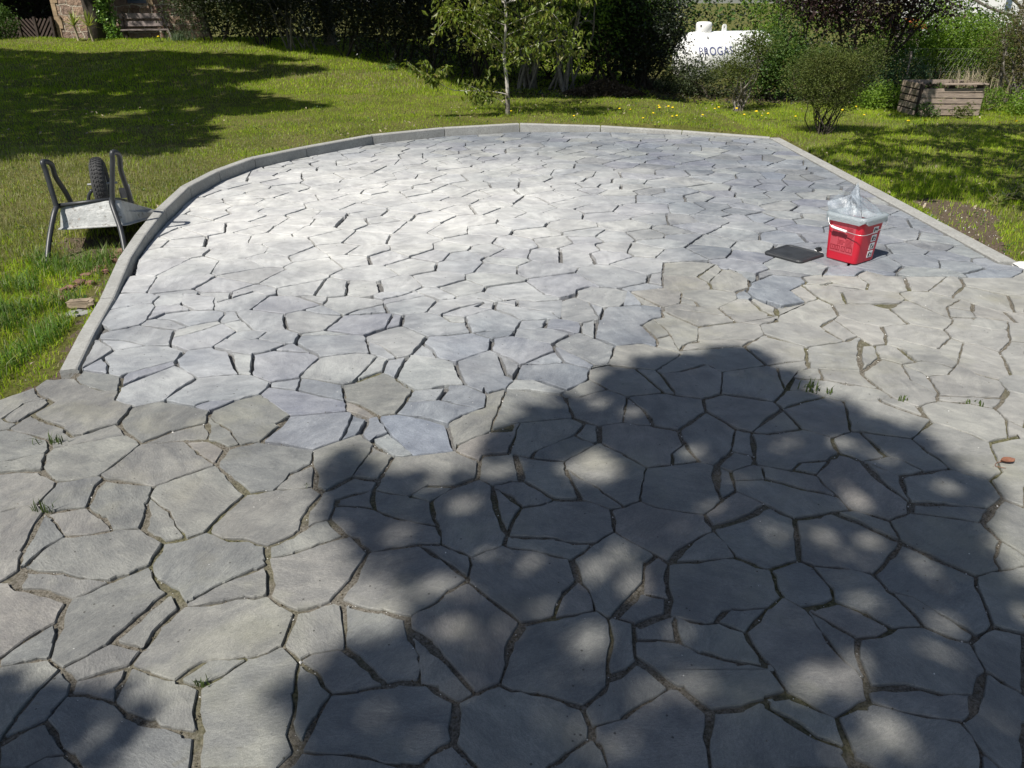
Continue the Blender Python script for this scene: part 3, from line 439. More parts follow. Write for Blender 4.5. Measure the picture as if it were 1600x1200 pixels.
def clip_seg(a, b, poly, keep_in):
    ts = [0.0, 1.0]; rx, ry = b[0] - a[0], b[1] - a[1]
    for (cx, cy), (dx, dy) in zip(poly, poly[1:] + poly[:1]):
        sx, sy = dx - cx, dy - cy; den = rx * sy - ry * sx
        if abs(den) < 1e-12: continue
        t = ((cx - a[0]) * sy - (cy - a[1]) * sx) / den; u = ((cx - a[0]) * ry - (cy - a[1]) * rx) / den
        if 0 < t < 1 and 0 <= u <= 1: ts.append(t)
    ts.sort(); out = []
    for t0, t1 in zip(ts, ts[1:]):
        if t1 - t0 < 1e-6: continue
        tm = (t0 + t1) / 2
        if bool(in_poly([a[0] + rx * tm], [a[1] + ry * tm], poly)[0]) == keep_in:
            out.append(((a[0] + rx * t0, a[1] + ry * t0), (a[0] + rx * t1, a[1] + ry * t1)))
    return out
vs = []
for a, b in vor:
    for c, d in clip_seg(a, b, D_POLY, True): vs += clip_seg(c, d, P_POLY, False)
segs = [list(s) for s in TR_SEGS] + [list(s) for s in vs]
dd = D_POLY + D_POLY[:1]
for a, b in zip(dd, dd[1:]):          # outline of the paved ground
    for s in clip_seg(a, b, P_POLY, False): segs.append(list(s))
def arr2(segs):
    A = np.array([s[0] for s in segs]); B = np.array([s[1] for s in segs])
    # extend the loose segments a hair so that they meet what they were clipped by
    U = B - A; Ln = np.hypot(U[:, 0], U[:, 1])[:, None]; U = U / np.maximum(Ln, 1e-9); A = A - U * .0012; B = B + U * .0012
    return arrangement([[tuple(a), tuple(b)] for a, b in zip(A, B)], .0) if False else (A, B)
def planar(A, B, q_=.006):
    n = len(A); cuts = [[0.0, 1.0] for _ in range(n)]
    lo = np.minimum(A, B); hi = np.maximum(A, B)
    for i in range(n):
        m_ = np.nonzero((lo[i + 1:, 0] <= hi[i, 0]) & (hi[i + 1:, 0] >= lo[i, 0]) & (lo[i + 1:, 1] <= hi[i, 1]) & (hi[i + 1:, 1] >= lo[i, 1]))[0] + i + 1
        if not len(m_): continue
        p = A[i]; r = B[i] - p; q = A[m_]; s = B[m_] - q
        den = r[0] * s[:, 1] - r[1] * s[:, 0]; ok = np.abs(den) > 1e-12; den = np.where(ok, den, 1)
        w = q - p; t = (w[:, 0] * s[:, 1] - w[:, 1] * s[:, 0]) / den; u = (w[:, 0] * r[1] - w[:, 1] * r[0]) / den
        for k in np.nonzero(ok & (t > -1e-6) & (t < 1 + 1e-6) & (u > -1e-6) & (u < 1 + 1e-6))[0]:
            cuts[i].append(float(t[k])); cuts[m_[k]].append(float(u[k]))
    V = []; idx = {}; E = set()
    def vid(p):
        k = (int(math.floor(p[0] / q_)), int(math.floor(p[1] / q_)))
        for dx in (-1, 0, 1):
            for dy in (-1, 0, 1):
                for c in idx.get((k[0] + dx, k[1] + dy), ()):
                    if hypot(V[c][0] - p[0], V[c][1] - p[1]) < q_: return c
        V.append((float(p[0]), float(p[1]))); idx.setdefault(k, []).append(len(V) - 1); return len(V) - 1
    for i in range(n):
        ts = sorted(min(1, max(0, t)) for t in cuts[i]); ids = [vid(A[i] + (B[i] - A[i]) * t) for t in ts]
        for a, b in zip(ids, ids[1:]):
            if a != b: E.add((min(a, b), max(a, b)))
    return V, E
FRAME = [(W(-5, 1204), W(-5, 626)), (W(-5, 1204), W(1605, 1204)), (W(1605, 1204), W(1620, 421)), (W(1605, 1204), W(1605, 500))]
def on_frame(p):
    for k, (a, b) in enumerate(FRAME):
        l = hypot(b[0] - a[0], b[1] - a[1])
        if abs((b[0] - a[0]) * (p[1] - a[1]) - (b[1] - a[1]) * (p[0] - a[0])) / l < .005: return k + 1
    return 0
Vg, Eg = planar(*arr2(segs)); adjg = prune(Vg, Eg); FACES = faces_of(Vg, adjg)
# let the slabs run on across the edge of what was read off the photograph
e2f = {}
for k, (f, ar) in enumerate(FACES):
    for a, b in zip(f, f[1:] + f[:1]): e2f.setdefault((min(a, b), max(a, b)), []).append(k)
FV = [on_frame(v) for v in Vg]; pairs = {}
for (a, b), fs in e2f.items():
    if len(fs) == 2 and FV[a] and FV[a] == FV[b]:
        pairs.setdefault((min(fs), max(fs)), []).append((a, b))
used_ = set()
for (p, q), es in sorted(pairs.items(), key=lambda t: -sum(hypot(Vg[a][0] - Vg[b][0], Vg[a][1] - Vg[b][1]) for a, b in t[1])):
    if p in used_ or q in used_ or FACES[p][1] + FACES[q][1] > .42: continue
    used_.add(p); used_.add(q)
    for a, b in es: Eg.discard((a, b))
adjg = prune(Vg, Eg); FACES = faces_of(Vg, adjg)
def centroid(P):
    a = cx = cy = 0
    for (x0, y0), (x1, y1) in zip(P, P[1:] + P[:1]):
        c = x0 * y1 - x1 * y0; a += c; cx += (x0 + x1) * c; cy += (y0 + y1) * c
    return cx / (3 * a), cy / (3 * a)
# where the fresh, bluish slabs lie
NEW_PX = [(84, 592), (122, 577), (134, 578), (170, 586), (192, 588), (184, 628), (212, 635), (256, 627), (302, 636), (328, 643), (400, 622), (408, 619), (454, 649), (410, 690), (450, 695), (490, 702), (532, 688), (570, 680), (620, 712), (660, 712), (712, 704), (697, 662), (755, 638), (757, 609), (795, 606), (874, 616), (886, 610), (920, 594), (921, 576), (950, 569), (961, 540), (1028, 537), (1002, 508), (1036, 480), (1004, 476), (985, 455), (1035, 448), (1035, 430), (1037, 410), (1070, 408), (1080, 408), (1120, 413), (1127, 412), (1140, 420), (1170, 433), (1171, 450), (1150, 456), (1152, 466), (1212, 480), (1261, 471), (1235, 452), (1252, 442), (1252, 433), (1272, 429), (1335, 431), (1352, 422), (1383, 430), (1413, 433), (1500, 433), (1580, 434), (1610, 420), (1610, 380), (1330, 190), (600, 180), (200, 260), (60, 560)]
NEW_POLY = [W(*q) for q in NEW_PX]
ODD_OLD = [W(*q) for q in [(536, 602), (560, 592), (598, 578), (648, 607), (618, 646), (575, 655), (541, 642)]]
def is_new(x, y): return bool(in_poly([x], [y], NEW_POLY)[0]) and not bool(in_poly([x], [y], ODD_OLD)[0])
ew = {}
def halfgap(a, b, new):
    k = (min(a, b), max(a, b))
    if k not in ew:
        r = _rng.random(); ew[k] = (.003 + .0115 * r ** 2.3) if not new else (.0042 + .0105 * r ** 2.2)
    return ew[k]
sv = []; sf = []; ssz = []; smi = []; STONES = []
jr = random.Random(3)
for f, ar in FACES:
    P = [Vg[i] for i in f]
    # drop doubled points and needle ends
    if ar < .0035 or len(f) < 3: continue
    per = sum(hypot(a[0] - b[0], a[1] - b[1]) for a, b in zip(P, P[1:] + P[:1]))
    if ar / per < .014 or ar > 3: continue
    cx, cy = centroid(P)
    if not in_poly([cx], [cy], D_POLY)[0] and not in_poly([cx], [cy], P_POLY)[0]: continue
    if cx < -4.1 or cy < -1.5 or cx > 5.1: pass
    new = is_new(cx, cy); n = len(P)
    Q = []
    for i in range(n):
        a, b, c = P[i - 1], P[i], P[(i + 1) % n]
        d1 = (b[0] - a[0], b[1] - a[1]); d2 = (c[0] - b[0], c[1] - b[1]); l1 = hypot(*d1) or 1e-6; l2 = hypot(*d2) or 1e-6
        n1 = (-d1[1] / l1, d1[0] / l1); n2 = (-d2[1] / l2, d2[0] / l2)
        w1 = halfgap(f[i - 1], f[i], new); w2 = halfgap(f[i], f[(i + 1) % n], new)
        cr = n1[0] * n2[1] - n1[1] * n2[0]; dt = n1[0] * n2[0] + n1[1] * n2[1]
        if abs(cr) > .25:
            ox = (w1 * n2[1] - w2 * n1[1]) / cr; oy = (w2 * n1[0] - w1 * n2[0]) / cr
            o = hypot(ox, oy); mx = max(w1, w2) * 2.4
            if o > mx: ox *= mx / o; oy *= mx / o
        else:
            w = max(w1, w2); ox = (n1[0] + n2[0]) / 2 * w; oy = (n1[1] + n2[1]) / 2 * w
        Q.append((b[0] + ox, b[1] + oy, w1, w2))
    # chipped, slightly wavy outline with blunted corners
    R = []
    for i in range(n):
        a = Q[i]; b = Q[(i + 1) % n]; l = hypot(b[0] - a[0], b[1] - a[1])
        if l < .006: R.append((a[0], a[1])); continue
        k = max(1, int(l / .028)); nx, ny = -(b[1] - a[1]) / l, (b[0] - a[0]) / l
        cc = min(.35, .004 / l)
        ts = [cc] + [j / k for j in range(1, k)] + [1 - cc]
        bow = jr.gauss(0, .0028)
        for t in ts:
            if t < cc or t > 1 - cc: continue
            j = jr.gauss(0, .0021) + bow * sin(pi * t)
            R.append((a[0] + (b[0] - a[0]) * t + nx * j, a[1] + (b[1] - a[1]) * t + ny * j))
    if len(R) < 3: continue
    ar2 = sum(a[0] * b[1] - b[0] * a[1] for a, b in zip(R, R[1:] + R[:1])) / 2
    if ar2 < .0015: continue
    m_ = len(R); base = len(sv)
    tx = jr.gauss(0, .0045); ty = jr.gauss(0, .0045); dz = jr.gauss(0, .0011)
    def z(x, y): return dz + max(-.0025, min(.0025, (x - cx) * tx + (y - cy) * ty))
    nr = []
    for i in range(m_):
        a, c = R[i - 1], R[(i + 1) % m_]; l = hypot(c[0] - a[0], c[1] - a[1]) or 1; nr.append((-(c[1] - a[1]) / l, (c[0] - a[0]) / l))
    ch = [.0010 + .0022 * jr.random() for _ in range(m_)]
    sv += [(x, y, -.034) for x, y in R]
    sv += [(x, y, z(x, y) - .0035 - .002 * jr.random()) for x, y in R]
    sv += [(x + q[0] * h, y + q[1] * h, z(x, y)) for (x, y), q, h in zip(R, nr, ch)]
    for r_ in (0, 1):
        for i in range(m_):
            j = (i + 1) % m_; sf += [base + r_ * m_ + i, base + r_ * m_ + j, base + (r_ + 1) * m_ + j, base + (r_ + 1) * m_ + i]; ssz.append(4); smi.append(int(new))
    sf += [base + 2 * m_ + i for i in range(m_)]; ssz.append(m_); smi.append(int(new))
    STONES.append((cx, cy, new, R))
me = np_mesh('paving', sv, sf, ssz, smi)
tag(link('paving', me, [M['stone_old'], M['stone_new']]), kind='structure')
# bedding that shows in the joints: low under the fresh slabs, brushed full under the old ones
xs = np.arange(-4.2, 5.25, .028); ys = np.arange(-1.6, 11.2, .028)
X, Y = np.meshgrid(xs, ys); inD = in_poly(X, Y, D_POLY) | in_poly(X, Y, P_POLY); isn = in_poly(X, Y, NEW_POLY) & ~in_poly(X, Y, ODD_OLD)
rg = np.random.RandomState(2)
Z = np.where(isn, -.027 + .003 * rg.randn(*X.shape).clip(-2, 2), -.0098 + .0016 * rg.randn(*X.shape).clip(-2, 2) - .004 * (vnoise(X, Y, .35) - .3))
ny_, nx_ = X.shape; ids = np.arange(ny_ * nx_).reshape(ny_, nx_)
keep = inD[:-1, :-1] & inD[1:, :-1] & inD[:-1, 1:] & inD[1:, 1:]
F = np.stack([ids[:-1, :-1], ids[:-1, 1:], ids[1:, 1:], ids[1:, :-1]], -1)[keep]
used, inv = np.unique(F, return_inverse=True)
VV = np.stack([X.ravel(), Y.ravel(), Z.ravel()], -1)[used]
me = np_mesh('paving_bed', VV, inv.ravel(), np.full(len(F), 4), isn[:-1, :-1][keep].astype(int))
tag(link('joint_bedding', me, [M['bed_old'], M['bed_new']]), kind='structure')

# ------------------------------------------------------------------ kerbs
def kerb_z(s): return .006 + .10 * sstep(.2, 3.6, s)
def kerb_block(pts, zs, width, root, gap=.0045, chamfer=.012):
    """one cast block along a short inner line, the body lying outwards (left of travel)"""
    P = [Vector((p[0], p[1], 0)) for p in pts]
    d0 = (P[1] - P[0]).normalized(); d1 = (P[-1] - P[-2]).normalized()
    P[0] = P[0] + d0 * gap; P[-1] = P[-1] - d1 * gap
    rings = []
    for i, p in enumerate(P):
        d = (P[min(i + 1, len(P) - 1)] - P[max(i - 1, 0)]).normalized(); n = Vector((-d.y, d.x, 0)); z = zs[i]
        w = width; c = chamfer
        prof = [(0, -.16), (0, z - c), (c * .35, z - c * .35), (c, z), (w - .005, z), (w, z - .005), (w, -.16)]
        rings.append([p + n * a + Vector((0, 0, b)) for a, b in prof])
    mb = MB(); mb.loft(rings); return mb.build('kerb_block', M['kerb'], root)
kerb = tag(empty('garden_kerb', (KERB_IN[0][0], KERB_IN[0][1], 0)), 'curved pale concrete kerb standing proud round the left and far edge of the paving', 'kerb')
cum = [0]
for a, b in zip(KERB_IN, KERB_IN[1:]): cum.append(cum[-1] + hypot(b[0] - a[0], b[1] - a[1]))
zz = [kerb_z(s) for s in cum]
for i in range(12, len(zz)): zz[i] = .106 - .094 * (cum[i] - cum[12]) / (cum[-1] - cum[12])
groups = [(0, 2), (2, 4)] + [(i, i + 1) for i in range(4, len(KERB_IN) - 1)]
for a, b in groups: kerb_block(KERB_IN[a:b + 1], zz[a:b + 1], .082, kerb)
edging = tag(empty('garden_kerb', (EDGE_B[0], EDGE_B[1], 0)), 'straight flush concrete edging along the right side of the paving beside the lawn', 'kerb', )
A_ = Vector((EDGE_A[0], EDGE_A[1], 0)); B_ = Vector((EDGE_B[0], EDGE_B[1], 0)); nB = 5
for i in range(nB):
    p = A_.lerp(B_, i / nB); q = A_.lerp(B_, (i + 1) / nB)
    kerb_block([p, q], [.012, .012], .125, edging, .003, .006)

# ------------------------------------------------------------------ the lie of the land
KO = []                                         # outer line of the kerb, grass keeps off it
for i, p in enumerate(KERB_IN):
    a = Vector(KERB_IN[max(i - 1, 0)]); b = Vector(KERB_IN[min(i + 1, len(KERB_IN) - 1)]); d = (b - a).normalized(); KO.append((p[0] - d.y * .10, p[1] + d.x * .10))
NOGRASS = KO + [(3.56, 10.6), (3.43, 5.0), (5.2, 4.95), (5.2, -1.6), (-4.2, -1.6), (-4.2, 2.93), (-2.55, 3.03), tuple(OLD_LEFT[1]), tuple(OLD_LEFT[0])]
IN_ALL = lambda X, Y: in_poly(X, Y, D_POLY) | in_poly(X, Y, P_POLY)
def ss(a, b, v): t = np.clip((v - a) / (b - a), 0, 1); return t * t * (3 - 2 * t)
def gz(X, Y, raw=False):
    X = np.asarray(X, float); Y = np.asarray(Y, float)
    z = -.035 + .105 * ss(6.5, 9.5, Y) * (1 - ss(2.2, 3.6, X)) + .03 * ss(6.5, 11, Y)
    z = z - .06 * ss(-2.0, -2.7, X) * ss(2.6, 3.4, Y) * (1 - ss(5.5, 7.5, Y))
    side = 1 - ss(-3.2, 2.2, X)
    t = np.maximum(0, Y - 12.6)
    z = z + side * .085 * (t - .9 * (1 - np.exp(-t / .9))) * 1.0
    z = np.where(Y > 21.5, z - .085 * side * (Y - 21.5), z) - .38 * side * ss(21.0, 21.8, Y)
    z = z + (vnoise(X, Y, 1.7) - .5) * .05 * ss(.0, 1.2, np.hypot(X - .5, Y - 7) - 4.0) + (vnoise(X, Y, .45, 2) - .5) * .015
    return z
def gz1(x, y): return float(gz([x], [y])[0])
def hit(px, py, dz=0.0):
    """where the sight line of a pixel meets the ground"""
    lo = 1.0; Ys = np.linspace(1.0, 23.0, 441); a = D(px, py, 1.0); b = D(px, py, 23.0); t = (Ys - 1) / 22
    xx = a.x + (b.x - a.x) * t; zz_ = a.z + (b.z - a.z) * t; k = np.nonzero(zz_ < gz(xx, Ys) + dz)[0]
    i = int(k[0]) if len(k) else 425
    return float(xx[i]), float(Ys[i]), float(gz([xx[i]], [Ys[i]])[0])
fx = np.concatenate([np.arange(-16, -4.5, .14), np.arange(-4.5, 5.5, .07), np.arange(5.5, 16.01, .14)]); fy = np.concatenate([np.arange(-4, 2, .14), np.arange(2, 11.6, .07), np.arange(11.6, 27.01, .14)])
xs = np.concatenate([[-400, -200, -90, -45, -25], fx, [25, 45, 90, 200, 400]]); ys = np.concatenate([[-300, -60, -15], fy, [32, 45, 90, 200, 450]])
X, Y = np.meshgrid(xs, ys); Z = gz(X, Y)
Z = np.where(IN_ALL(X, Y) | in_poly(X, Y, NOGRASS), -.09, Z)
EARTH_AND_SHADE = [[W(*q) for q in [(1425, 310), (1450, 306), (1500, 312), (1545, 322), (1562, 335), (1556, 352), (1572, 385), (1590, 414), (1545, 388), (1490, 355)]],
         [W(*q) for q in [(0, 600), (0, 628), (54, 608), (80, 590), (118, 578), (120, 500), (150, 430), (205, 365), (215, 350), (180, 380), (130, 440), (90, 520), (70, 575)]], [W(*q) for q in [(78, 358), (235, 348), (228, 380), (205, 396), (95, 396)]]]  # last polygon: dark ground standing in for the upturned barrow's shadow
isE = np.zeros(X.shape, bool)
for e in EARTH_AND_SHADE: isE |= in_poly(X, Y, e)
ny_, nx_ = X.shape; ids = np.arange(ny_ * nx_).reshape(ny_, nx_)
F = np.stack([ids[:-1, :-1], ids[:-1, 1:], ids[1:, 1:], ids[1:, :-1]], -1).reshape(-1, 4)
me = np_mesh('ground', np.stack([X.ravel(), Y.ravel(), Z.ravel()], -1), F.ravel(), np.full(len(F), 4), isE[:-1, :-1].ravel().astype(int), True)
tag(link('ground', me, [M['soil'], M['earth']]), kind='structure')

# ------------------------------------------------------------------ grass
def blades(name, P, H, Wd, lean, mats, mi=None, seed=0, seg=True):
    """P (n,3) roots; each blade a bent, tapering strip"""
    r = np.random.RandomState(seed); n = len(P); a = r.rand(n) * 2 * pi; b = a + pi / 2 + r.randn(n) * .5
    s = np.stack([np.cos(a), np.sin(a), np.zeros(n)], -1) * (Wd[:, None] / 2); d = np.stack([np.cos(b), np.sin(b), np.zeros(n)], -1)
    lz = np.array([0, 0, 1.0]); k = lean[:, None]; h = H[:, None]
    mid = P + lz * h * .55 + d * h * .22 * k; tip = P + lz * h * (1 - .45 * k.clip(0, 1.6) * .5) + d * h * .95 * k
    if seg:
        V = np.stack([P - s, P + s, mid + s * .8, mid - s * .8, tip], 1).reshape(-1, 3); o = np.arange(n)[:, None] * 5
        F = np.concatenate([o, o + 1, o + 2, o + 3, o + 3, o + 2, o + 4], 1).ravel(); S = np.tile([4, 3], n); mm = None if mi is None else np.repeat(mi, 2)
    else:
        V = np.stack([P - s, P + s, tip], 1).reshape(-1, 3); o = np.arange(n)[:, None] * 3
        F = np.concatenate([o, o + 1, o + 2], 1).ravel(); S = np.full(n, 3); mm = mi
    return link(name, np_mesh(name, V, F, S, mm), mats)
def scatter(n, x0, x1, y0, y1, seed):
    r = np.random.RandomState(seed); return r.rand(n) * (x1 - x0) + x0, r.rand(n) * (y1 - y0) + y0
def lawn(name, n, box, dens, hmin, hmax, width, mats, seed, seg=True, leanmu=.5, dry=None, longfn=None):
    X, Y = scatter(n, *box, seed); r = np.random.RandomState(seed + 50)
    keep = ~in_poly(X, Y, NOGRASS) & (np.abs(X) < .70 * Y + 1.6) & (r.rand(n) < dens(X, Y))
    X = X[keep]; Y = Y[keep]; m_ = len(X); Z = gz(X, Y) - .004
    cl = vnoise(X, Y, .28, 1) * .6 + vnoise(X, Y, 1.1, 3) * .4
    H = (hmin + (hmax - hmin) * (cl ** 1.3) * (.6 + .7 * r.rand(m_)))
    if longfn is not None: H = H * longfn(X, Y)
    Wd = width * (.6 + .8 * r.rand(m_)); lean = np.abs(r.randn(m_) * .45 + leanmu * .6)
    mi = (r.rand(m_) < dry(X, Y)).astype(int) if dry is not None else np.zeros(m_, int)
    o = blades(name, np.stack([X, Y, Z], -1), H, Wd, lean, mats, mi, seed, seg)
    return tag(o, kind='stuff', label='mown lawn grass round the paving', cat='grass')
def bare(X, Y):
    v = np.ones_like(X)
    v = np.where(in_poly(X, Y, EARTH_AND_SHADE[0]), .16, v); v = np.where(in_poly(X, Y, EARTH_AND_SHADE[2]), .3, v); v = np.where(in_poly(X, Y, EARTH_AND_SHADE[1]), .13, v)
    return v
def dryl(X, Y):   # pale, worn turf in a belt behind the kerb, greener up the bank
    b = ss(12.2, 8.0, Y) * .42 + (vnoise(X, Y, .9, 4) - .5) * .9
    b += .35 * np.exp(-((X + 3.6) ** 2 + (Y - 7.2) ** 2) / 1.6)
    b += .42 * np.exp(-((X + 4.3) ** 2 / 2.5 + (Y - 8.0) ** 2 / 1.6))
    b = np.where(Y < 5.4, b * .25 - .05, b); return np.clip(b, .04, .85)
def dryr(X, Y): return np.clip(.12 + (vnoise(X, Y, .7, 6) - .45) * .8, .02, .6)
GM = [M['grass'], M['grass_dry']]
lawn('lawn_grass', 120000, (-7, -1.5, 2.6, 9), lambda X, Y: bare(X, Y) * .95, .02, .075, .0042, GM, 1, True, .5, dryl, lambda X, Y: 1 + .5 * vnoise(X, Y, .5, 9))
lawn('lawn_grass', 150000, (-12, 3.6, 8.5, 14.5), lambda X, Y: .9 - .35 * (vnoise(X, Y, .5, 8) > .7), .018, .06, .006, GM, 2, False, .6, dryl)
lawn('lawn_grass', 130000, (-16, 2.5, 14, 23), lambda X, Y: np.ones_like(X), .03, .09, .011, GM, 3, False, .5, lambda X, Y: np.clip(.12 + (vnoise(X, Y, .9, 4) - .5) * .8, .02, .6))
lawn('lawn_grass', 200000, (3.2, 10.5, 4.2, 14.2), lambda X, Y: bare(X, Y) * (1 - .5 * (vnoise(X, Y, .35, 8) > .74)), .02, .07, .0058, GM, 4, False, .6, dryr, lambda X, Y: 1 + 1.1 * np.exp(-((X - 4.0) ** 2 + (Y - 7.3) ** 2) / .35))
# rank grass by the near left edge of the kerb
X, Y = scatter(26000, -5.2, -2.2, 3.1, 6.4, 9); r = np.random.RandomState(9)
cl = vnoise(X, Y, .22, 5); keep = ~in_poly(X, Y, NOGRASS) & (r.rand(len(X)) < (cl > .42) * .9) & (~in_poly(X, Y, EARTH_AND_SHADE[1]) | (r.rand(len(X)) < .1)) & (Y < 5.0 + .8 * vnoise(X, Y, .6))
X = X[keep]; Y = Y[keep]; n = len(X)
tag(blades('long_grass', np.stack([X, Y, gz(X, Y) - .005], -1), .07 + .13 * cl[keep] * r.rand(n), .0035 + .004 * r.rand(n), np.abs(.5 + .4 * r.randn(n)), [M['grass_long']], None, 9, True), kind='stuff', label='rank green grass growing beside the near end of the kerb', cat='grass')
# a few long stalks and tufts through the lawn
X, Y = scatter(3800, -9, 9, 4, 15, 19); r = np.random.RandomState(19); keep = ~in_poly(X, Y, NOGRASS) & (vnoise(X, Y, .3, 7) > .68)
X = X[keep]; Y = Y[keep]; n = len(X)
tag(blades('long_grass', np.stack([X, Y, gz(X, Y) - .005], -1), .07 + .08 * r.rand(n), .004 + .003 * r.rand(n), np.abs(.35 + .3 * r.randn(n)), GM, (r.rand(n) < .3).astype(int), 19, True), kind='stuff', label='scattered taller grass blades in the lawn', cat='grass')

# pale quartz grit and crumbs lying in the joints of the older slabs
M['grit'] = plain('white_grit', (.62, .61, .58), .6, .4, 0, .2, 30, 0, 0)
M['crumb'] = plain('earth_crumb', (.10, .085, .06), .95, .1, 0, .3, 30, 0, 0)
def chips(name, P, S, mats, mi, seed):
    r = np.random.RandomState(seed); n = len(P)
    T = np.array([[1, 0, -.3], [-.5, .86, -.3], [-.5, -.86, -.3], [.1, .1, .75]])
    Q = T[None] * S[:, None, None] * (.6 + .8 * r.rand(n, 4, 1)); a = r.rand(n) * 2 * pi; ca, sa = np.cos(a), np.sin(a)
    V = np.stack([Q[..., 0] * ca[:, None] - Q[..., 1] * sa[:, None], Q[..., 0] * sa[:, None] + Q[..., 1] * ca[:, None], Q[..., 2]], -1) + P[:, None]
    o = np.arange(n)[:, None] * 4
    F = np.concatenate([o, o + 1, o + 3, o + 1, o + 2, o + 3, o + 2, o, o + 3, o, o + 2, o + 1], 1).ravel()
    return link(name, np_mesh(name, V.reshape(-1, 3), F, np.full(n * 4, 3), np.repeat(mi, 4)), mats)
gr = random.Random(8); GP = []; GS = []; GI = []
for a in adjg:
    for b in adjg[a]:
        if a > b: continue
        p, q = Vg[a], Vg[b]; l = hypot(p[0] - q[0], p[1] - q[1]); cx, cy = (p[0] + q[0]) / 2, (p[1] + q[1]) / 2
        if not (0.9 < cy < 5.6) or abs(cx) > 3.6 or is_new(cx, cy): continue
        k = int(l * 52 * (.3 + gr.random()))
        for _ in range(k):
            t = gr.random(); w = gr.random() < .13; GP.append((p[0] + (q[0] - p[0]) * t + gr.gauss(0, .004), p[1] + (q[1] - p[1]) * t + gr.gauss(0, .004), -.0075 + gr.random() * .002))
            GS.append((.0018 + .0035 * gr.random() ** 3) if w else (.0015 + .0028 * gr.random())); GI.append(0 if w else 1)
for _ in range(420):      # loose specks on the slabs
    GP.append((gr.uniform(-2.4, 3.2), gr.uniform(1.0, 6.0), .001)); GS.append(gr.uniform(.0012, .0032)); GI.append(0 if gr.random() < .5 else 1)
tag(chips('joint_grit', np.array(GP), np.array(GS), [M['grit'], M['crumb']], np.array(GI), 4), kind='stuff', label='pale grit and earth crumbs lying in the joints', cat='grit')
# wood chips and pebbles on the bare patch to the right
X, Y = scatter(2600, 3.3, 6.5, 4.6, 7.6, 31); k = in_poly(X, Y, EARTH_AND_SHADE[0]); X = X[k]; Y = Y[k]; r = np.random.RandomState(31); n = len(X)
M['chip'] = plain('wood_chip', (.34, .27, .19), .85, .2, 0, .35, 20, 0, 0)
tag(chips('wood_chips', np.stack([X, Y, gz(X, Y) + .002], -1), .003 + .007 * r.rand(n) ** 2, [M['grit'], M['chip'], M['crumb']], r.choice([0, 1, 1, 2, 2], n), 5), kind='stuff', label='pale chips and pebbles on the bare earth right of the edging', cat='chips')

# ------------------------------------------------------------------ plants
M['bark_grey'] = plain('grey_bark', (.17, .155, .13), .9, .1, 0, .35, 12, 40, .01)
M['bark_dark'] = plain('dark_bark', (.055, .047, .038), .9, .1, 0, .35, 12, 40, .01)
M['bark_pale'] = plain('pale_bark', (.40, .37, .33), .85, .15, 0, .35, 14, 60, .004)
M['leaf_black'] = leaf_mat('dark_evergreen_leaf', [(.012, .02, .009), (.02, .03, .012), (.016, .02, .014), (.03, .042, .018)], .12, .42, .4)
M['leaf_yew'] = leaf_mat('yew_needle', [(.03, .045, .014), (.05, .07, .02), (.04, .055, .02), (.075, .095, .03)], .2, .55, .3)
M['leaf_cherry'] = leaf_mat('young_cherry_leaf', [(.16, .22, .03), (.23, .28, .04), (.12, .18, .03), (.22, .20, .06), (.18, .25, .035)], .45, .4, .45)
M['leaf_bright'] = leaf_mat('fresh_green_leaf', [(.13, .22, .022), (.20, .31, .035), (.10, .19, .02), (.25, .34, .05)], .42, .5, .35)
M['leaf_mid'] = leaf_mat('mid_green_leaf', [(.06, .12, .024), (.10, .175, .035), (.045, .10, .022), (.14, .20, .04)], .35, .5, .35)
M['leaf_olive'] = leaf_mat('olive_green_leaf', [(.09, .115, .025), (.13, .155, .035), (.07, .095, .025), (.16, .18, .05)], .35, .55, .3)
M['leaf_olive2'] = leaf_mat('dull_olive_leaf', [(.08, .105, .022), (.12, .15, .03), (.06, .085, .02), (.16, .19, .045)], .3, .55, .3)
M['leaf_purple'] = leaf_mat('dark_red_leaf', [(.030, .016, .018), (.045, .022, .022), (.024, .018, .018), (.06, .03, .028)], .22, .45, .4)
M['leaf_blue'] = leaf_mat('bluish_green_leaf', [(.05, .10, .055), (.07, .13, .06), (.09, .15, .07)], .3, .55, .3)
M['leaf_brown'] = leaf_mat('brownish_green_leaf', [(.10, .09, .03), (.13, .12, .035), (.08, .085, .03), (.15, .11, .05)], .35, .55, .3)
M['leaf_shade'] = leaf_mat('crown_leaf', [(.05, .10, .02), (.07, .13, .03)], .12, .5, .3)
M['leaf_ivy'] = leaf_mat('ivy_leaf', [(.13, .25, .04), (.2, .34, .07), (.09, .17, .03), (.3, .42, .14)], .25, .35, .5)
M['leaf_dead'] = leaf_mat('dead_leaf', [(.06, .044, .03), (.10, .072, .05), (.045, .034, .024), (.17, .13, .09)], .1, .8, .15)
M['stalk_dry'] = plain('dry_stalk', (.34, .29, .2), .85, .1, 0, .3, 10, 0, 0)

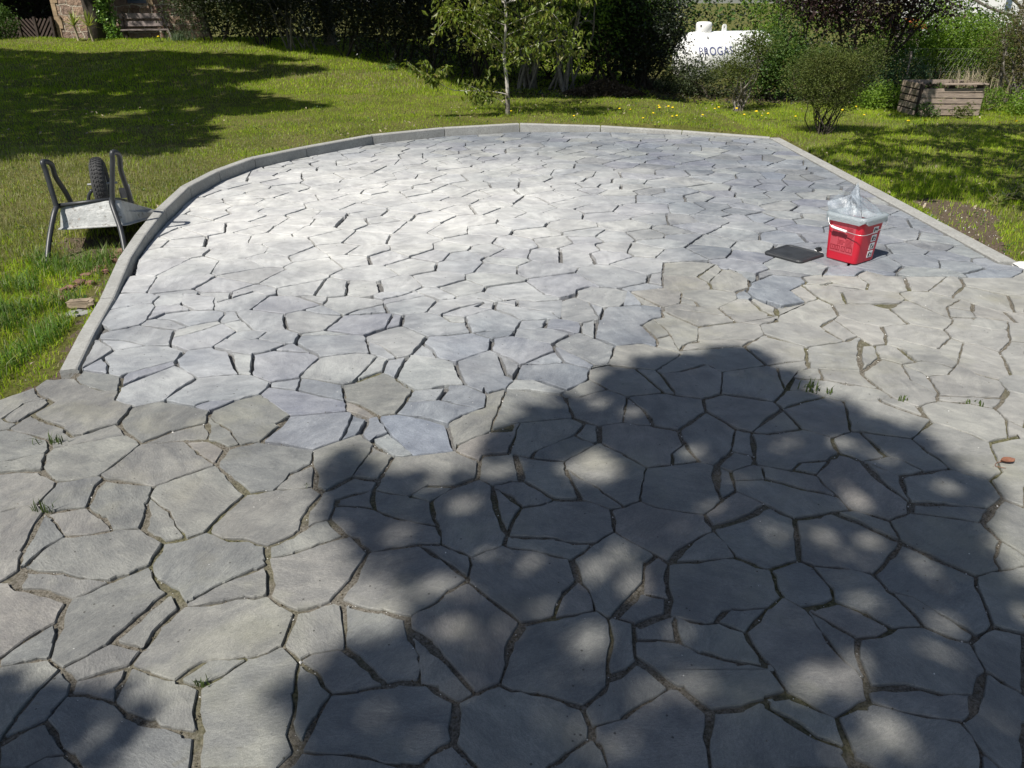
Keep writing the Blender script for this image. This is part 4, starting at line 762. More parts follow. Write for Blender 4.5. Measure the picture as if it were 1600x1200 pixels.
def leaf_mesh(name, P, size, mats, parent, seed, droop=.25, aspect=.45, spread=1.0, mi=None, face=None):
    r = np.random.RandomState(seed); n = len(P); P = np.asarray(P, float)
    d = r.randn(n, 3); d[:, 2] = d[:, 2] * .6 - droop * 1.6; d /= np.linalg.norm(d, axis=1)[:, None]
    up = r.randn(n, 3) * .75 * spread + np.array([0, 0, 1.0]); s = np.cross(d, up); s /= np.maximum(np.linalg.norm(s, axis=1), 1e-6)[:, None]
    nn = np.cross(s, d); Lh = (size * (.6 + .8 * r.rand(n)))[:, None]; w = Lh * aspect / 2
    a = P + d * Lh * .42 + s * w + nn * Lh * .07; b = P + d * Lh - nn * Lh * .10; c = P + d * Lh * .42 - s * w + nn * Lh * .07
    V = np.stack([P, a, b, c], 1).reshape(-1, 3); o = np.arange(n)[:, None] * 4
    F = np.concatenate([o, o + 1, o + 2, o, o + 2, o + 3], 1).ravel()
    return link(name, np_mesh(name, V, F, np.full(2 * n, 3), None if mi is None else np.repeat(mi, 2)), mats, parent)
def clump_pts(ells, nclump, per, csz, seed, shell=.55, zmin=-9, gaps=0.0):
    """leaf points in many small clumps through a few ellipsoids (cx,cy,cz,rx,ry,rz)"""
    r = np.random.RandomState(seed); E = np.array(ells); vol = (E[:, 3] * E[:, 4] * E[:, 5]); pick = r.choice(len(E), nclump, p=vol / vol.sum())
    u = r.randn(nclump, 3); u /= np.linalg.norm(u, axis=1)[:, None]; rad = shell + (1 - shell) * r.rand(nclump) ** .5; rad = np.where(r.rand(nclump) < .3, r.rand(nclump), rad)
    C = E[pick, :3] + u * E[pick, 3:] * rad[:, None]
    if gaps > 0: C = C[vnoise(C[:, 0] + C[:, 1] * .6, C[:, 2] * 1.0, .30, seed % 7) > gaps]
    C = np.repeat(C, per, 0); sz = np.repeat(csz * (.5 + r.rand(len(C) // per)), per)
    P = C + r.randn(len(C), 3) * sz[:, None] * np.array([1, 1, .75]); return P[P[:, 2] > zmin]
def stem_path(r, base, top, bend=.15, n=5):
    b = Vector(base); t = Vector(top); m_ = [b.lerp(t, i / (n - 1)) + Vector((r.gauss(0, bend), r.gauss(0, bend), 0)) * sin(pi * i / (n - 1)) for i in range(n)]
    return catmull(m_, 3)
def shrub(name, label, cat, base, stems, ells, leafm, barkm, seed, nclump=350, per=22, csz=.09, leaf=.045, rad=.018, base_r=.12, droop=.15, aspect=.45, shell=.55, gaps=.0, group=None, twigs=3, zmin=None, topf=1.0, spread=1.0):
    r = random.Random(seed); x, y, z = base; root = tag(empty(name, base), label, cat, group)
    for k in range(stems):
        a = r.random() * 2 * pi; e = r.choice(ells)
        b = (x + cos(a) * base_r * r.random(), y + sin(a) * base_r * r.random(), z - .03)
        t = (e[0] + r.uniform(-.7, .7) * e[3], e[1] + r.uniform(-.7, .7) * e[4], e[2] + r.uniform(-.2, .8) * e[5] * topf)
        p = stem_path(r, b, t, .07); q = rad * r.uniform(.6, 1.2); mb = MB()
        mb.tube(p, [q * (1 - .75 * i / (len(p) - 1)) for i in range(len(p))], 6)
        for _ in range(twigs):
            i = r.randint(3, len(p) - 2); d = Vector((r.gauss(0, 1), r.gauss(0, 1), r.uniform(.2, 1.2))).normalized() * r.uniform(.15, .45) * max(.4, e[5])
            mb.tube([p[i], p[i] + d * .5 + Vector((0, 0, .02)), p[i] + d], [q * .45, q * .3, q * .12], 4, False)
        mb.build('stem', barkm, root)
    P = clump_pts(ells, nclump, per, csz, seed, shell, z + .02 if zmin is None else zmin, gaps)
    leaf_mesh('foliage', P, leaf, leafm, root, seed + 1, droop, aspect, spread)
    return root

# --- young cherry tree behind the far kerb
TX, TY = -.06, 11.75; TZ = gz1(TX, TY)
root = tag(empty('young_cherry_tree', (TX, TY, TZ)), 'slender young cherry tree with a pale thin trunk just behind the far kerb', 'tree')
r = random.Random(5); mb = MB()
tr = catmull([(TX, TY, TZ - .05), (TX - .01, TY, TZ + .4), (TX - .05, TY + .02, TZ + .8), (TX - .02, TY, TZ + 1.3), (TX - .08, TY + .03, TZ + 1.9), (TX + .02, TY, TZ + 2.7)], 4)
mb.tube(tr, [.030 - .020 * i / (len(tr) - 1) for i in range(len(tr))], 8); mb.build('trunk', M['bark_pale'], root)
mb = MB(); mb.tube([tr[1] + Vector((0, 0, -.08)), tr[1], tr[2], tr[3] ], [.034, .036, .035, .030], 9); mb.build('trunk_guard', M['bark_grey'], root)
LP = []
def limb(pts, rad, dens=26, span=(.35, 1.0), sc=.07):
    p = catmull(pts, 5); mb = MB(); mb.tube(p, [rad * (1 - .7 * i / (len(p) - 1)) for i in range(len(p))], 6); mb.build('branch', M['bark_pale'] if rad < .009 else M['bark_grey'], root)
    n = int(1.7 * dens * (p[-1] - p[0]).length / .3)
    for _ in range(n):
        i = r.uniform(span[0], span[1]) * (len(p) - 1); q = p[int(i)].lerp(p[min(int(i) + 1, len(p) - 1)], i % 1)
        LP.append(q + Vector((r.gauss(0, sc), r.gauss(0, sc), r.gauss(0, sc * .7))))
def DD(x, y, Y): return D(x, y, Y)
limb([DD(795, 148, 11.75), DD(775, 144, 11.7), DD(742, 142, 11.6), DD(710, 141, 11.5), DD(690, 132, 11.45), DD(676, 122, 11.4)], .008, 14, (.9, 1), .03)
limb([DD(676, 122, 11.4), DD(664, 116, 11.38), DD(650, 108, 11.36), DD(636, 95, 11.35)], .004, 34, (.1, 1), .035)
limb([DD(678, 121, 11.4), DD(688, 112, 11.4), DD(700, 103, 11.4)], .003, 40, (.2, 1), .035)
limb([DD(668, 115, 11.4), DD(664, 100, 11.4), DD(661, 96, 11.4)], .003, 60, (.2, 1), .035)
limb([DD(792, 165, 11.75), DD(778, 154, 11.7), DD(765, 147, 11.6), DD(748, 140, 11.6), DD(722, 128, 11.5)], .006, 34, (.3, 1), .08)
limb([DD(765, 147, 11.6), DD(750, 150, 11.5), DD(738, 150, 11.45)], .004, 60, (.1, 1), .05)
for k in range(34):
    i = r.randint(8, len(tr) - 2); b = tr[i]; a = r.random() * 2 * pi; l = r.uniform(.5, 1.05) * (1.1 if b.z > .8 else .75); d = Vector((cos(a), sin(a) * .8, 0))
    limb([b, b + d * l * .4 + Vector((0, 0, .12)), b + d * l * .75 + Vector((0, 0, .2)), b + d * l + Vector((0, 0, r.uniform(-.05, .3)))], .006, 17, (.25, 1), .075)
for px, py, n in ((700, 10, 60), (720, 22, 60), (690, 12, 40), (740, 35, 60), (725, 60, 40), (760, 20, 60), (815, 60, 50), (850, 75, 60), (880, 65, 50), (875, 90, 30), (840, 85, 30), (748, 72, 30), (800, 75, 40), (760, 125, 35), (790, 30, 90), (780, 60, 60), (805, 95, 40), (830, 30, 80), (870, 30, 70), (900, 80, 40), (905, 50, 40), (840, 5, 60), (770, 5, 60), (785, 100, 30)):
    q = DD(px, py, 11.6)
    for _ in range(int(n * .75)): LP.append(q + Vector((r.gauss(0, .10), r.gauss(0, .15), r.gauss(0, .07))))
leaf_mesh('foliage', [tuple(p) for p in LP], .086, M['leaf_cherry'], root, 77, .6, .40, .8)

# --- hedge of dark shrubs closing the lawn, left to right
def foot(px, Y, dz=0): return D(px, 200, Y).x * 1.0 if False else None
def at(px, Y, z=None):
    """ground point at distance Y under picture column px"""
    zz_ = .2
    for _ in range(4):
        t = (Y * cos(PITCH) + (CAM_H - zz_) * sin(PITCH)) / FPX; x = (px - 800) * t; zz_ = gz1(x, Y) if z is None else z
    return x, Y, zz_
hg = 'dark shrubs of the hedge behind the lawn'
def hedge(px, Y, w, h, leafm, seed, label, cat='shrub', name='hedge_shrub', n=420, per=24, leaf=.06, stems=7, bark=M['bark_dark'], lo=.25, group=hg, depth=.9, csz=.12, **kw):
    x, y, z = at(px, Y)
    e = [(x, y + depth * .2, z + h * .55, w, depth, h * .5), (x - w * .4, y - depth * .2, z + h * .35 + lo, w * .6, depth * .7, h * .35), (x + w * .45, y, z + h * .38 + lo, w * .6, depth * .7, h * .38)]
    return shrub(name, label, cat, (x, y, z), stems, e, leafm, bark, seed, n, per, csz, leaf, .03, w * .35, .15, .5, .45, group=group, zmin=z + lo * .5, **kw)
hedge(345, 20.6, 1.25, 2.6, M['leaf_yew'], 101, 'dense dark green yew beside the bench and stone wall', 'yew', 'yew_bush', 900, 26, .055, 4, lo=.1, group=None, depth=1.2)
hedge(415, 20.0, .9, 2.4, M['leaf_yew'], 102, 'brown green evergreen right of the yew with bare stems at its foot', n=520, lo=.2)
hedge(470, 19.3, 1.1, 2.8, M['leaf_black'], 103, 'near black evergreen shrub with bare leaning stems, above the crest of the lawn', n=560, stems=9, lo=.35, bark=M['bark_grey'])
hedge(545, 18.6, 1.2, 3.0, M['leaf_black'], 104, 'near black shrub behind the middle of the lawn crest', n=700, lo=.1)
hedge(615, 17.9, 1.1, 3.0, M['leaf_black'], 105, 'near black shrub left of the cherry tree, behind its long low branch', n=700, lo=.08)
hedge(680, 17.2, 1.1, 3.0, M['leaf_black'], 106, 'near black shrub behind the tip of the low cherry branch', n=700, lo=.06)
hedge(745, 16.2, 1.0, 3.0, M['leaf_black'], 107, 'near black shrub directly behind the left side of the cherry tree', n=620, lo=.06)
hedge(825, 14.9, .8, 2.8, M['leaf_olive'], 108, 'loose green shrub with bare grey stems just right of the cherry trunk', n=260, per=18, leaf=.055, stems=12, bark=M['bark_grey'], lo=.6, csz=.10)
hedge(880, 14.9, .9, 2.8, M['leaf_bright'], 109, 'light green leafy shrub second to the right of the cherry tree', n=330, per=18, leaf=.06, stems=11, bark=M['bark_grey'], lo=.62, csz=.12)
hedge(945, 15.6, 1.1, 2.8, M['leaf_mid'], 110, 'green shrub rising behind the heap of dead leaves', n=480, per=22, leaf=.06, lo=.55)
hedge(1005, 15.6, .7, 2.0, M['leaf_black'], 111, 'dark shrub left of the white gas tank', n=420, lo=.1, depth=.7)
hedge(985, 16.8, .8, 3.0, M['leaf_bright'], 112, 'light green shrub above and left of the white tank', n=330, per=18, leaf=.06, lo=1.0)
hedge(860, 16.6, 1.4, 3.0, M['leaf_black'], 113, 'black green shrub deep behind the grey stemmed shrubs', n=800, lo=.05)
hedge(960, 17.0, 1.3, 2.2, M['leaf_black'], 114, 'black green shrub deep behind the heap of dead leaves', n=620, lo=.05)
x, y, z = at(1105, 15.2)
shrub('hedge_shrub', 'low dark shrub growing in front of the white tank', 'shrub', (x, y, z), 8, [(x, y, z + .30, 1.0, .5, .32), (x - .5, y, z + .42, .35, .3, .34)], M['leaf_yew'], M['bark_dark'], 120, 330, 18, .08, .045, .015, .5, group=hg)
# vase shaped shrub before the tank
x, y, z = at(1152, 13.3)
shrub('vase_shrub', 'open vase shaped shrub with bundled bare stems in front of the white tank', 'shrub', (x, y, z), 12,
      [(x + .0, y, z + .68, .40, .30, .26), (x + .22, y, z + .90, .28, .26, .28), (x - .30, y, z + .62, .25, .25, .18), (x + .05, y, z + .98, .2, .2, .22)], M['leaf_olive'], M['bark_grey'], 131, 330, 18, .07, .036, .016, .1, .05, .45, .3, gaps=.2, twigs=4)
hedge(1205, 14.6, .55, 1.3, M['leaf_mid'], 132, 'dark green bush between the vase shaped shrub and the round shrub', n=330, leaf=.05, lo=.05, depth=.5, group=None)
hedge(1230, 17.5, 1.1, 3.2, M['leaf_bright'], 133, 'light green shrub above and right of the white tank', n=420, per=20, leaf=.06, lo=.9, group=None)
# round olive shrub on the lawn right of the paving
x, y, z = at(1285, 10.75)
shrub('round_shrub', 'round olive green shrub on thin stems, alone on the lawn beyond the paving corner', 'shrub', (x, y, z), 22,
      [(x, y, z + .66, .42, .38, .30), (x - .36, y, z + .74, .30, .26, .26), (x + .34, y, z + .80, .32, .28, .28), (x - .1, y, z + .93, .34, .3, .2), (x + .12, y, z + .42, .34, .25, .15), (x - .22, y - .05, z + .46, .22, .2, .14), (x + .5, y, z + .95, .16, .16, .22)], M['leaf_olive2'], M['bark_dark'], 140, 900, 24, .05, .026, .009, .14, 0, .4, .4, gaps=.06, twigs=5)
# dark red tree
x, y, z = at(1335, 14.6)
rt = shrub('red_leaved_tree', 'dark red leaved tree with a sheaf of leaning stems behind the round shrub', 'tree', (x, y, z), 9,
      [(x - .2, y, z + 2.0, 1.25, .9, .95), (x - .9, y, z + 1.8, .7, .6, .6), (x + .6, y - .1, z + 1.7, .7, .6, .65), (x + .1, y, z + 1.15, .65, .5, .45)], M['leaf_purple'], M['bark_dark'], 150, 620, 20, .13, .065, .03, .16, .2, .6, .35, gaps=.12, twigs=5)
# bright hedge to the right
hedge(1440, 15.6, 1.25, 1.5, M['leaf_bright'], 160, 'bright green leafy bush behind the pallet compost bin', n=680, per=26, leaf=.05, lo=.3, group=None, depth=.8)
hedge(1530, 16.6, 1.3, 1.35, M['leaf_mid'], 161, 'green bush below the white house at the upper right', n=640, per=26, leaf=.05, lo=.3, group=None, depth=.8)
hedge(1390, 14.4, .65, .85, M['leaf_blue'], 162, 'low blue green bush left of the pallet compost bin', n=330, per=24, leaf=.035, lo=.02, group=None, depth=.45, csz=.08)
hedge(1385, 13.6, .5, .32, M['leaf_bright'], 163, 'low bright ground ivy left of the pallet compost bin', 'plant', 'ground_cover_plant', n=150, per=24, leaf=.05, stems=3, lo=.0, group=None, depth=.35)
hedge(1590, 13.9, .75, 1.9, M['leaf_brown'], 164, 'brownish bush with thin upright stems at the right edge of the picture', n=430, leaf=.035, stems=14, bark=M['bark_grey'], lo=.35, group=None, depth=.6)
hedge(1620, 12.7, .5, .30, M['leaf_bright'], 166, 'low leafy ground cover at the right edge beyond the compost bin', 'plant', 'ground_cover_plant', n=110, per=22, leaf=.05, stems=2, lo=.0, group=None, depth=.5)
x, y, z = at(1545, 13.2)
shrub('nettle_clump', 'low green nettles right of the pallet compost bin', 'plant', (x, y, z), 5, [(x, y, z + .18, .3, .25, .2)], M['leaf_bright'], M['bark_grey'], 167, 70, 16, .05, .04, .005, .1)
# trees and hedge closing the view further off
r = np.random.RandomState(60); P = []
n = 110000; X = r.rand(n) * 64 - 32; Yb = 25.5 + r.rand(n) * 3 + np.abs(X) * .05; Zb = r.rand(n) ** 1.2 * 5.2 - .6
k = vnoise(X, Zb * 1.5, .8, 4) > .2; k &= ~((X > 15.0) & (Zb > 1.25))
o = leaf_mesh('far_hedge', np.stack([X, Yb, Zb], -1)[k], .13, [M['leaf_black'], M['leaf_mid']], None, 61, .2, .6, 1.0, mi=(r.rand(int(k.sum())) < np.where(X[k] > 2.5, .75, .25)).astype(int))
tag(o, 'far dark hedge closing the garden behind the shrubs', 'hedge', kind='stuff')
# heap of dead leaves under the shrubs
x, y, z = at(945, 14.4); r = np.random.RandomState(62); n = 9000; a = r.rand(n) * 2 * pi; q = r.rand(n) ** .5
X = x + np.cos(a) * q * .7; Y = y + np.sin(a) * q * .45; Zp = gz(X, Y) + .24 * np.exp(-((X - x) / .45) ** 2 - ((Y - y) / .34) ** 2) * (1 - .15 * r.rand(n))
o = leaf_mesh('leaf_litter', np.stack([X, Y, Zp], -1), .05, M['leaf_dead'], None, 63, 0, .6, .8); tag(o, 'heap of brown dead leaves under the shrubs behind the far kerb', 'leaf heap', kind='stuff')
r = np.random.RandomState(64); n = 9000; X = r.rand(n) * 11 - 3.5; Y = 13.9 + r.rand(n) * 3 - np.minimum(X, 0) * 1.3; Zp = gz(X, Y) + .01 + .02 * r.rand(n)
o = leaf_mesh('leaf_litter', np.stack([X, Y, Zp], -1), .05, [M['leaf_dead'], M['leaf_black']], None, 65, 0, .6, .8, mi=(r.rand(n) < .5).astype(int)); tag(o, 'thin dead leaves and weeds on the ground under the hedge', 'leaf litter', kind='stuff')

# ------------------------------------------------------------------ trees standing outside the frame, known by their shadows; hedge crown added for shade
def in_px(poly): return [W(*q) for q in poly]
def shade_tree(label, trunk, polys, holes, h0, h1, n, leaf, seed, edge=.02, limbs=9, rag=.10):
    """a tree whose crown, seen along the sun, covers the given ground polygons"""
    r = np.random.RandomState(seed); root = tag(empty('broadleaf_tree', trunk), label, 'tree')
    allp = np.array([p for q in polys for p in q]); lo = allp.min(0); hi = allp.max(0); k = 1 / math.tan(SUN_EL)
    G = r.rand(n * 6, 2) * (hi - lo) + lo; ok = np.zeros(len(G), bool)
    jx = (vnoise(G[:, 0], G[:, 1], rag, 2) - .5) * 2.2 * rag + r.randn(len(G)) * .22 * rag; jy = (vnoise(G[:, 0], G[:, 1], rag, 5) - .5) * 2.2 * rag + r.randn(len(G)) * .22 * rag
    for q in polys: ok |= in_poly(G[:, 0] + jx, G[:, 1] + jy, q)
    for (hx, hy, rx, ry) in holes: ok &= ((G[:, 0] + jx * .35 - hx) / (rx + edge)) ** 2 + ((G[:, 1] + jy * .35 - hy) / (ry + edge)) ** 2 > 1
    G = G[ok][:n]; c = vnoise(G[:, 0], G[:, 1], .55, seed % 9); H = h0 + (h1 - h0) * np.clip(c * .75 + r.rand(len(G)) * .3, 0, 1)
    P = np.stack([G[:, 0] + TOSUN.x * H * k, G[:, 1] + TOSUN.y * H * k, H + leaf * .3], -1)
    leaf_mesh('crown', P, leaf, M['leaf_shade'], root, seed + 1, .1, .62, .9)
    cc = Vector(P.mean(0)); tb = Vector(trunk); rr = random.Random(seed); mb = MB()
    top = Vector((cc.x * .6 + tb.x * .4, cc.y * .6 + tb.y * .4, cc.z)); p = catmull([tb + Vector((0, 0, -.1)), Vector((tb.x, tb.y, top.z * .3)), Vector((tb.x + .03, tb.y, top.z * .55)), top.lerp(tb, .35) + Vector((0, 0, top.z * .15)), top], 5)
    R0 = .02 * (h1) + .03; mb.tube(p, [R0 * (1 - .65 * i / (len(p) - 1)) for i in range(len(p))], 10)
    for j in range(limbs):
        q = Vector(P[rr.randrange(len(P))]); s = p[rr.randint(len(p) // 2, len(p) - 2)]
        mb.tube(catmull([s, s.lerp(q, .5) + Vector((0, 0, .15)), q], 4), [R0 * .3 * (1 - .8 * i / 8) for i in range(9)], 6)
    mb.build('trunk', M['bark_grey'], root, smooth=True)
    return root
SH = [(500, 748), (512, 718), (540, 706), (562, 716), (575, 742), (598, 738), (640, 728), (660, 742), (650, 765), (630, 775), (655, 785), (700, 765), (705, 748), (735, 738), (748, 712), (757, 690), (772, 672), (806, 664), (825, 645), (868, 640), (855, 628), (872, 617), (900, 622), (935, 622), (938, 600), (960, 580), (985, 578), (1003, 556), (1050, 562), (1100, 549), (1150, 540), (1185, 546), (1203, 572), (1240, 582), (1260, 610), (1300, 627), (1340, 642), (1370, 657), (1420, 662), (1440, 690), (1480, 712), (1538, 735), (1556, 760), (1545, 790), (1528, 815), (1480, 838), (1440, 848), (1452, 872), (1500, 890), (1520, 868), (1545, 868), (1562, 900), (1620, 925), (1640, 1260), (420, 1260), (440, 1200), (448, 1140), (458, 1065), (500, 1042), (530, 1015), (565, 1003), (610, 1008), (650, 985), (655, 962), (630, 940), (612, 905), (580, 872), (555, 845), (520, 805)]
HO = [(935, 725, 20, 26), (770, 737, 15, 13), (985, 646, 15, 9), (940, 632, 12, 6), (722, 788, 18, 13), (615, 834, 20, 12), (965, 870, 20, 12), (922, 896, 20, 12), (848, 945, 24, 14), (920, 1002, 30, 26), (585, 1118, 22, 12), (830, 880, 14, 10), (1002, 1078, 16, 14), (1330, 757, 20, 11), (1320, 695, 18, 8), (1225, 695, 14, 7), (1480, 760, 16, 10), (1455, 893, 22, 15), (1338, 1032, 16, 20), (1320, 1068, 26, 18), (1472, 1015, 36, 14), (1388, 1140, 30, 26), (1525, 975, 28, 14), (1550, 1115, 24, 18), (1375, 715, 14, 6), (1585, 960, 22, 20), (700, 985, 26, 14), (770, 1015, 18, 10), (1570, 1060, 16, 12), (640, 1040, 18, 8)]
def ghole(h):
    x, y, rx, ry = h; c = W(x, y); a = W(x + rx, y); b = W(x, y - ry); d = W(x, y + ry); return (c[0], c[1], abs(a[0] - c[0]), abs(b[1] - d[1]) / 2)
_r = random.Random(77); SMALL = [ghole((_r.uniform(620, 1560), _r.uniform(690, 1180), _r.uniform(9, 20), _r.uniform(6, 11))) for _ in range(46)]
shade_tree('tree behind the viewer, seen only as the dappled shadow on the near paving', (-.35, -1.7, -.05), [in_px(SH)], [ghole(h) for h in HO] + SMALL, 5.6, 8.2, 30000, .055, 201, .024, 4, .06)
FING = [in_px([(-60, 1300), (-60, 1085), (0, 1068), (30, 1078), (75, 1092), (110, 1080), (182, 1090), (178, 1103), (140, 1128), (108, 1150), (66, 1215), (40, 1300)]), in_px([(204, 1098), (228, 1108), (236, 1122), (190, 1160), (150, 1215), (122, 1215), (160, 1150), (190, 1118)])]
shade_tree('slim tree left of the viewer, seen only as leaf shadows in the near left corner', (-5.4, -2.6, -.05), FING, [], 4.0, 5.0, 1500, .05, 211, limbs=3, rag=.03)
LL = [in_px([(-300, 255), (0, 252), (60, 246), (140, 240), (220, 246), (262, 238), (305, 228), (330, 205), (312, 192), (330, 182), (400, 178), (470, 172), (515, 166), (470, 160), (420, 152), (385, 142), (350, 138), (400, 125), (450, 120), (520, 110), (470, 104), (400, 103), (430, 98), (485, 95), (440, 90), (380, 86), (300, 84), (240, 80), (150, 84), (70, 82), (0, 77), (-300, 80)])]
# the bank rises, so pull the far part of that shadow on to the slope
def on_slope(poly_px):
    out = []
    for x, y in poly_px:
        hx, hy, z = hit(x, y); k = z / math.tan(SUN_EL); out.append((hx - TOSUN.x * k, hy - TOSUN.y * k))
    return out
LLP = [(-240, 255), (0, 252), (60, 246), (140, 240), (220, 246), (262, 238), (305, 228), (330, 205), (312, 192), (330, 182), (400, 178), (470, 172), (515, 166), (470, 160), (420, 152), (385, 142), (350, 138), (400, 125), (450, 120), (520, 110), (470, 104), (400, 103), (430, 98), (485, 95), (440, 90), (380, 86), (300, 84), (240, 80), (150, 84), (70, 82), (0, 77), (-240, 82)]
HL = [(120, 145, 30, 3), (185, 148, 14, 3), (170, 182, 30, 4), (210, 175, 25, 4), (100, 192, 12, 2), (160, 205, 22, 3), (60, 173, 12, 3), (300, 172, 20, 3), (250, 128, 30, 2), (330, 108, 40, 1.5), (380, 112, 30, 2)]
def gh2(h):
    x, y, rx, ry = h; a, b = on_slope([(x - rx, y), (x + rx, y)]); c, d = on_slope([(x, y - ry), (x, y + ry)]); return ((a[0] + b[0]) / 2, (a[1] + b[1]) / 2, abs(a[0] - b[0]) / 2, abs(c[1] - d[1]) / 2)
shade_tree('large tree left of the frame, seen only as the broad shadow over the left lawn', (-11.5, 5.5, 0), [on_slope(LLP)], [gh2(h) for h in HL], 6.0, 10.5, 30000, .20, 221, .02, 16)
RR = [(1262, 236), (1300, 228), (1345, 218), (1330, 206), (1400, 205), (1440, 196), (1500, 192), (1560, 194), (1640, 190), (1700, 330), (1600, 322), (1560, 315), (1520, 300), (1470, 308), (1430, 312), (1400, 300), (1380, 292), (1400, 280), (1370, 272), (1345, 278), (1312, 262)]
HR = [(1415, 216, 40, 4), (1325, 250, 22, 7), (1440, 236, 26, 5), (1385, 225, 16, 3), (1510, 243, 24, 4), (1490, 220, 14, 3), (1560, 235, 18, 5), (1400, 258, 18, 4), (1460, 268, 30, 5), (1570, 270, 20, 6), (1525, 285, 18, 4), (1590, 215, 12, 4), (1330, 232, 14, 3)]
shade_tree('spreading tree right of the frame, seen only as dappled shade on the right lawn, with an added leaf clump shading the compost bin', (9.4, 7.6, 0), [in_px(RR), in_px([(1385, 184), (1452, 184), (1462, 150), (1390, 150)])], [gh2(h) for h in HR], 2.3, 3.6, 9000, .10, 231, .03, 14)  # second polygon: unseen leaf clump added to shade the compost bin's side
# added crown out of view, shaped to keep hedge and leaf heap shaded
HS = [[(-6.6, 21.2), (-5.0, 19.6), (-3.4, 18.5), (-1.8, 17.0), (-.6, 14.9), (.2, 14.0), (2.9, 14.0), (3.0, 17.4), (0, 19), (-3, 21), (-5.5, 23)]]
shade_tree('unseen tree added at the hedge, its crown shaped to shade the dark shrubs', (-4.3, 20.0, .4), HS, [], 3.4, 6.5, 26000, .22, 241, .02, 14)

# clover and flat weeds through the turf
r = np.random.RandomState(66); n = 26000; X = r.rand(n) * 19 - 10; Y = 3.4 + r.rand(n) * 11; k = ~in_poly(X, Y, NOGRASS) & (vnoise(X, Y, .5, 3) > .6) & (np.abs(X) < .7 * Y + 1.5); X = X[k]; Y = Y[k]
o = leaf_mesh('clover', np.stack([X, Y, gz(X, Y) + .012 + .02 * r.rand(len(X))], -1), .024, M['leaf_mid'], None, 67, 0, .75, .5); tag(o, 'clover and flat weeds scattered through the lawn', 'clover', kind='stuff')
r = np.random.RandomState(68); n = 2200; X = r.rand(n) * 19 - 10; Y = 3.4 + r.rand(n) * 11; k = ~in_poly(X, Y, NOGRASS) & (vnoise(X, Y, 1.3, 8) > .5); X = X[k]; Y = Y[k]
o = leaf_mesh('leaf_litter', np.stack([X, Y, gz(X, Y) + .03 + .02 * r.rand(len(X))], -1), .04, M['stalk_dry'], None, 69, 0, .5, .8); tag(o, 'dry straw coloured leaf scraps lying in the lawn', 'leaf litter', kind='stuff')

# ------------------------------------------------------------------ upturned wheelbarrow left of the kerb
M['tube'] = plain('black_tube_paint', (.032, .034, .037), .42, .45, 0, .25, 14, 60, .0006)
m, nt, b = mat('galvanised_sheet', (.40, .41, .40), .5, .5, .25)
c = mix(nt, mapr(nt, noise(nt, 9, 6, .65), .3, .7), (.30, .305, .30), (.46, .465, .45)); c = mix(nt, mapr(nt, noise(nt, 22, 5, .7), .56, .64), c, (.20, .19, .17)); c = mix(nt, mapr(nt, noise(nt, 6, 5, .7), .62, .7, 0, .8), c, (.24, .15, .09))
L(nt, c, b.inputs['Base Color']); bump(nt, b, noise(nt, 5, 4, .6), .02, .7); M['galv'] = m
M['galv_in'] = plain('dark_tray_inside', (.10, .095, .085), .8, .2, .1, .4, 9, 50, .002)  # tray inside darker than its outer sheet
M['rubber'] = plain('tyre_rubber', (.045, .045, .045), .85, .3, 0, .3, 30, 120, .001)
M['rim_m'] = plain('grey_rim', (.35, .35, .35), .5, .5, .5, .2, 12, 0, 0)
wb = tag(empty('wheelbarrow', (-3.1, 5.7, gz1(-3.1, 5.7))), 'upturned wheelbarrow with galvanised tray and black tube frame on the grass by the kerb', 'wheelbarrow')
gL = gz1(-3.36, 5.35); gR = gz1(-2.83, 5.42)
GLp = Vector((-3.33, 5.33, gL - .02)); GRp = Vector((-2.80, 5.43, gR - .02))
def fr(s, t, z):   # barrow frame: s across (right +), t along (away +)
    return Vector((-3.06 + .985 * s - .17 * t, 5.40 + .17 * s + .985 * t, z))
mb = MB()
JL = D(88, 322, 5.62); JR = D(175, 312, 5.72)
for tip, J, sgn in ((GLp, JL, -1), (GRp, JR, 1)):
    far = J + Vector((-.17 * .62 - sgn * .05, .985 * .62, -.035))
    mb.tube(catmull([tip, tip.lerp(J, .5) + Vector((sgn * .012, 0, 0)), J + Vector((0, -.015, -.015)), J + Vector((-.03, .12, -.03)), far + Vector((0, 0, -.13))], 6), .0185, 10)
mb.build('frame_tube', M['tube'], wb, smooth=True)
for top, J, foot_ in ((D(67, 253, 5.66), JL, D(114, 321, 6.02)), (D(176, 238, 5.74), JR, D(205, 316, 6.10))):
    mb = MB(); t2 = top + (foot_ - top) * .10 + Vector((.0, .03, .012))
    mb.tube(catmull([J + Vector((0, 0, -.02)), J.lerp(top, .25) , J.lerp(top, .8), top, t2 + Vector((.012, .02, -.004)), t2.lerp(foot_, .3), t2.lerp(foot_, .75) + Vector((0, 0, .01)), foot_ + Vector((0, 0, -.03))], 6), .0185, 10)
    mb.build('leg', M['tube'], wb, smooth=True)
mb = MB(); mb.tube([JL + Vector((0, .02, .0)), JR + Vector((0, .02, .0))], .014, 8); mb.build('crossbar', M['tube'], wb, smooth=True)
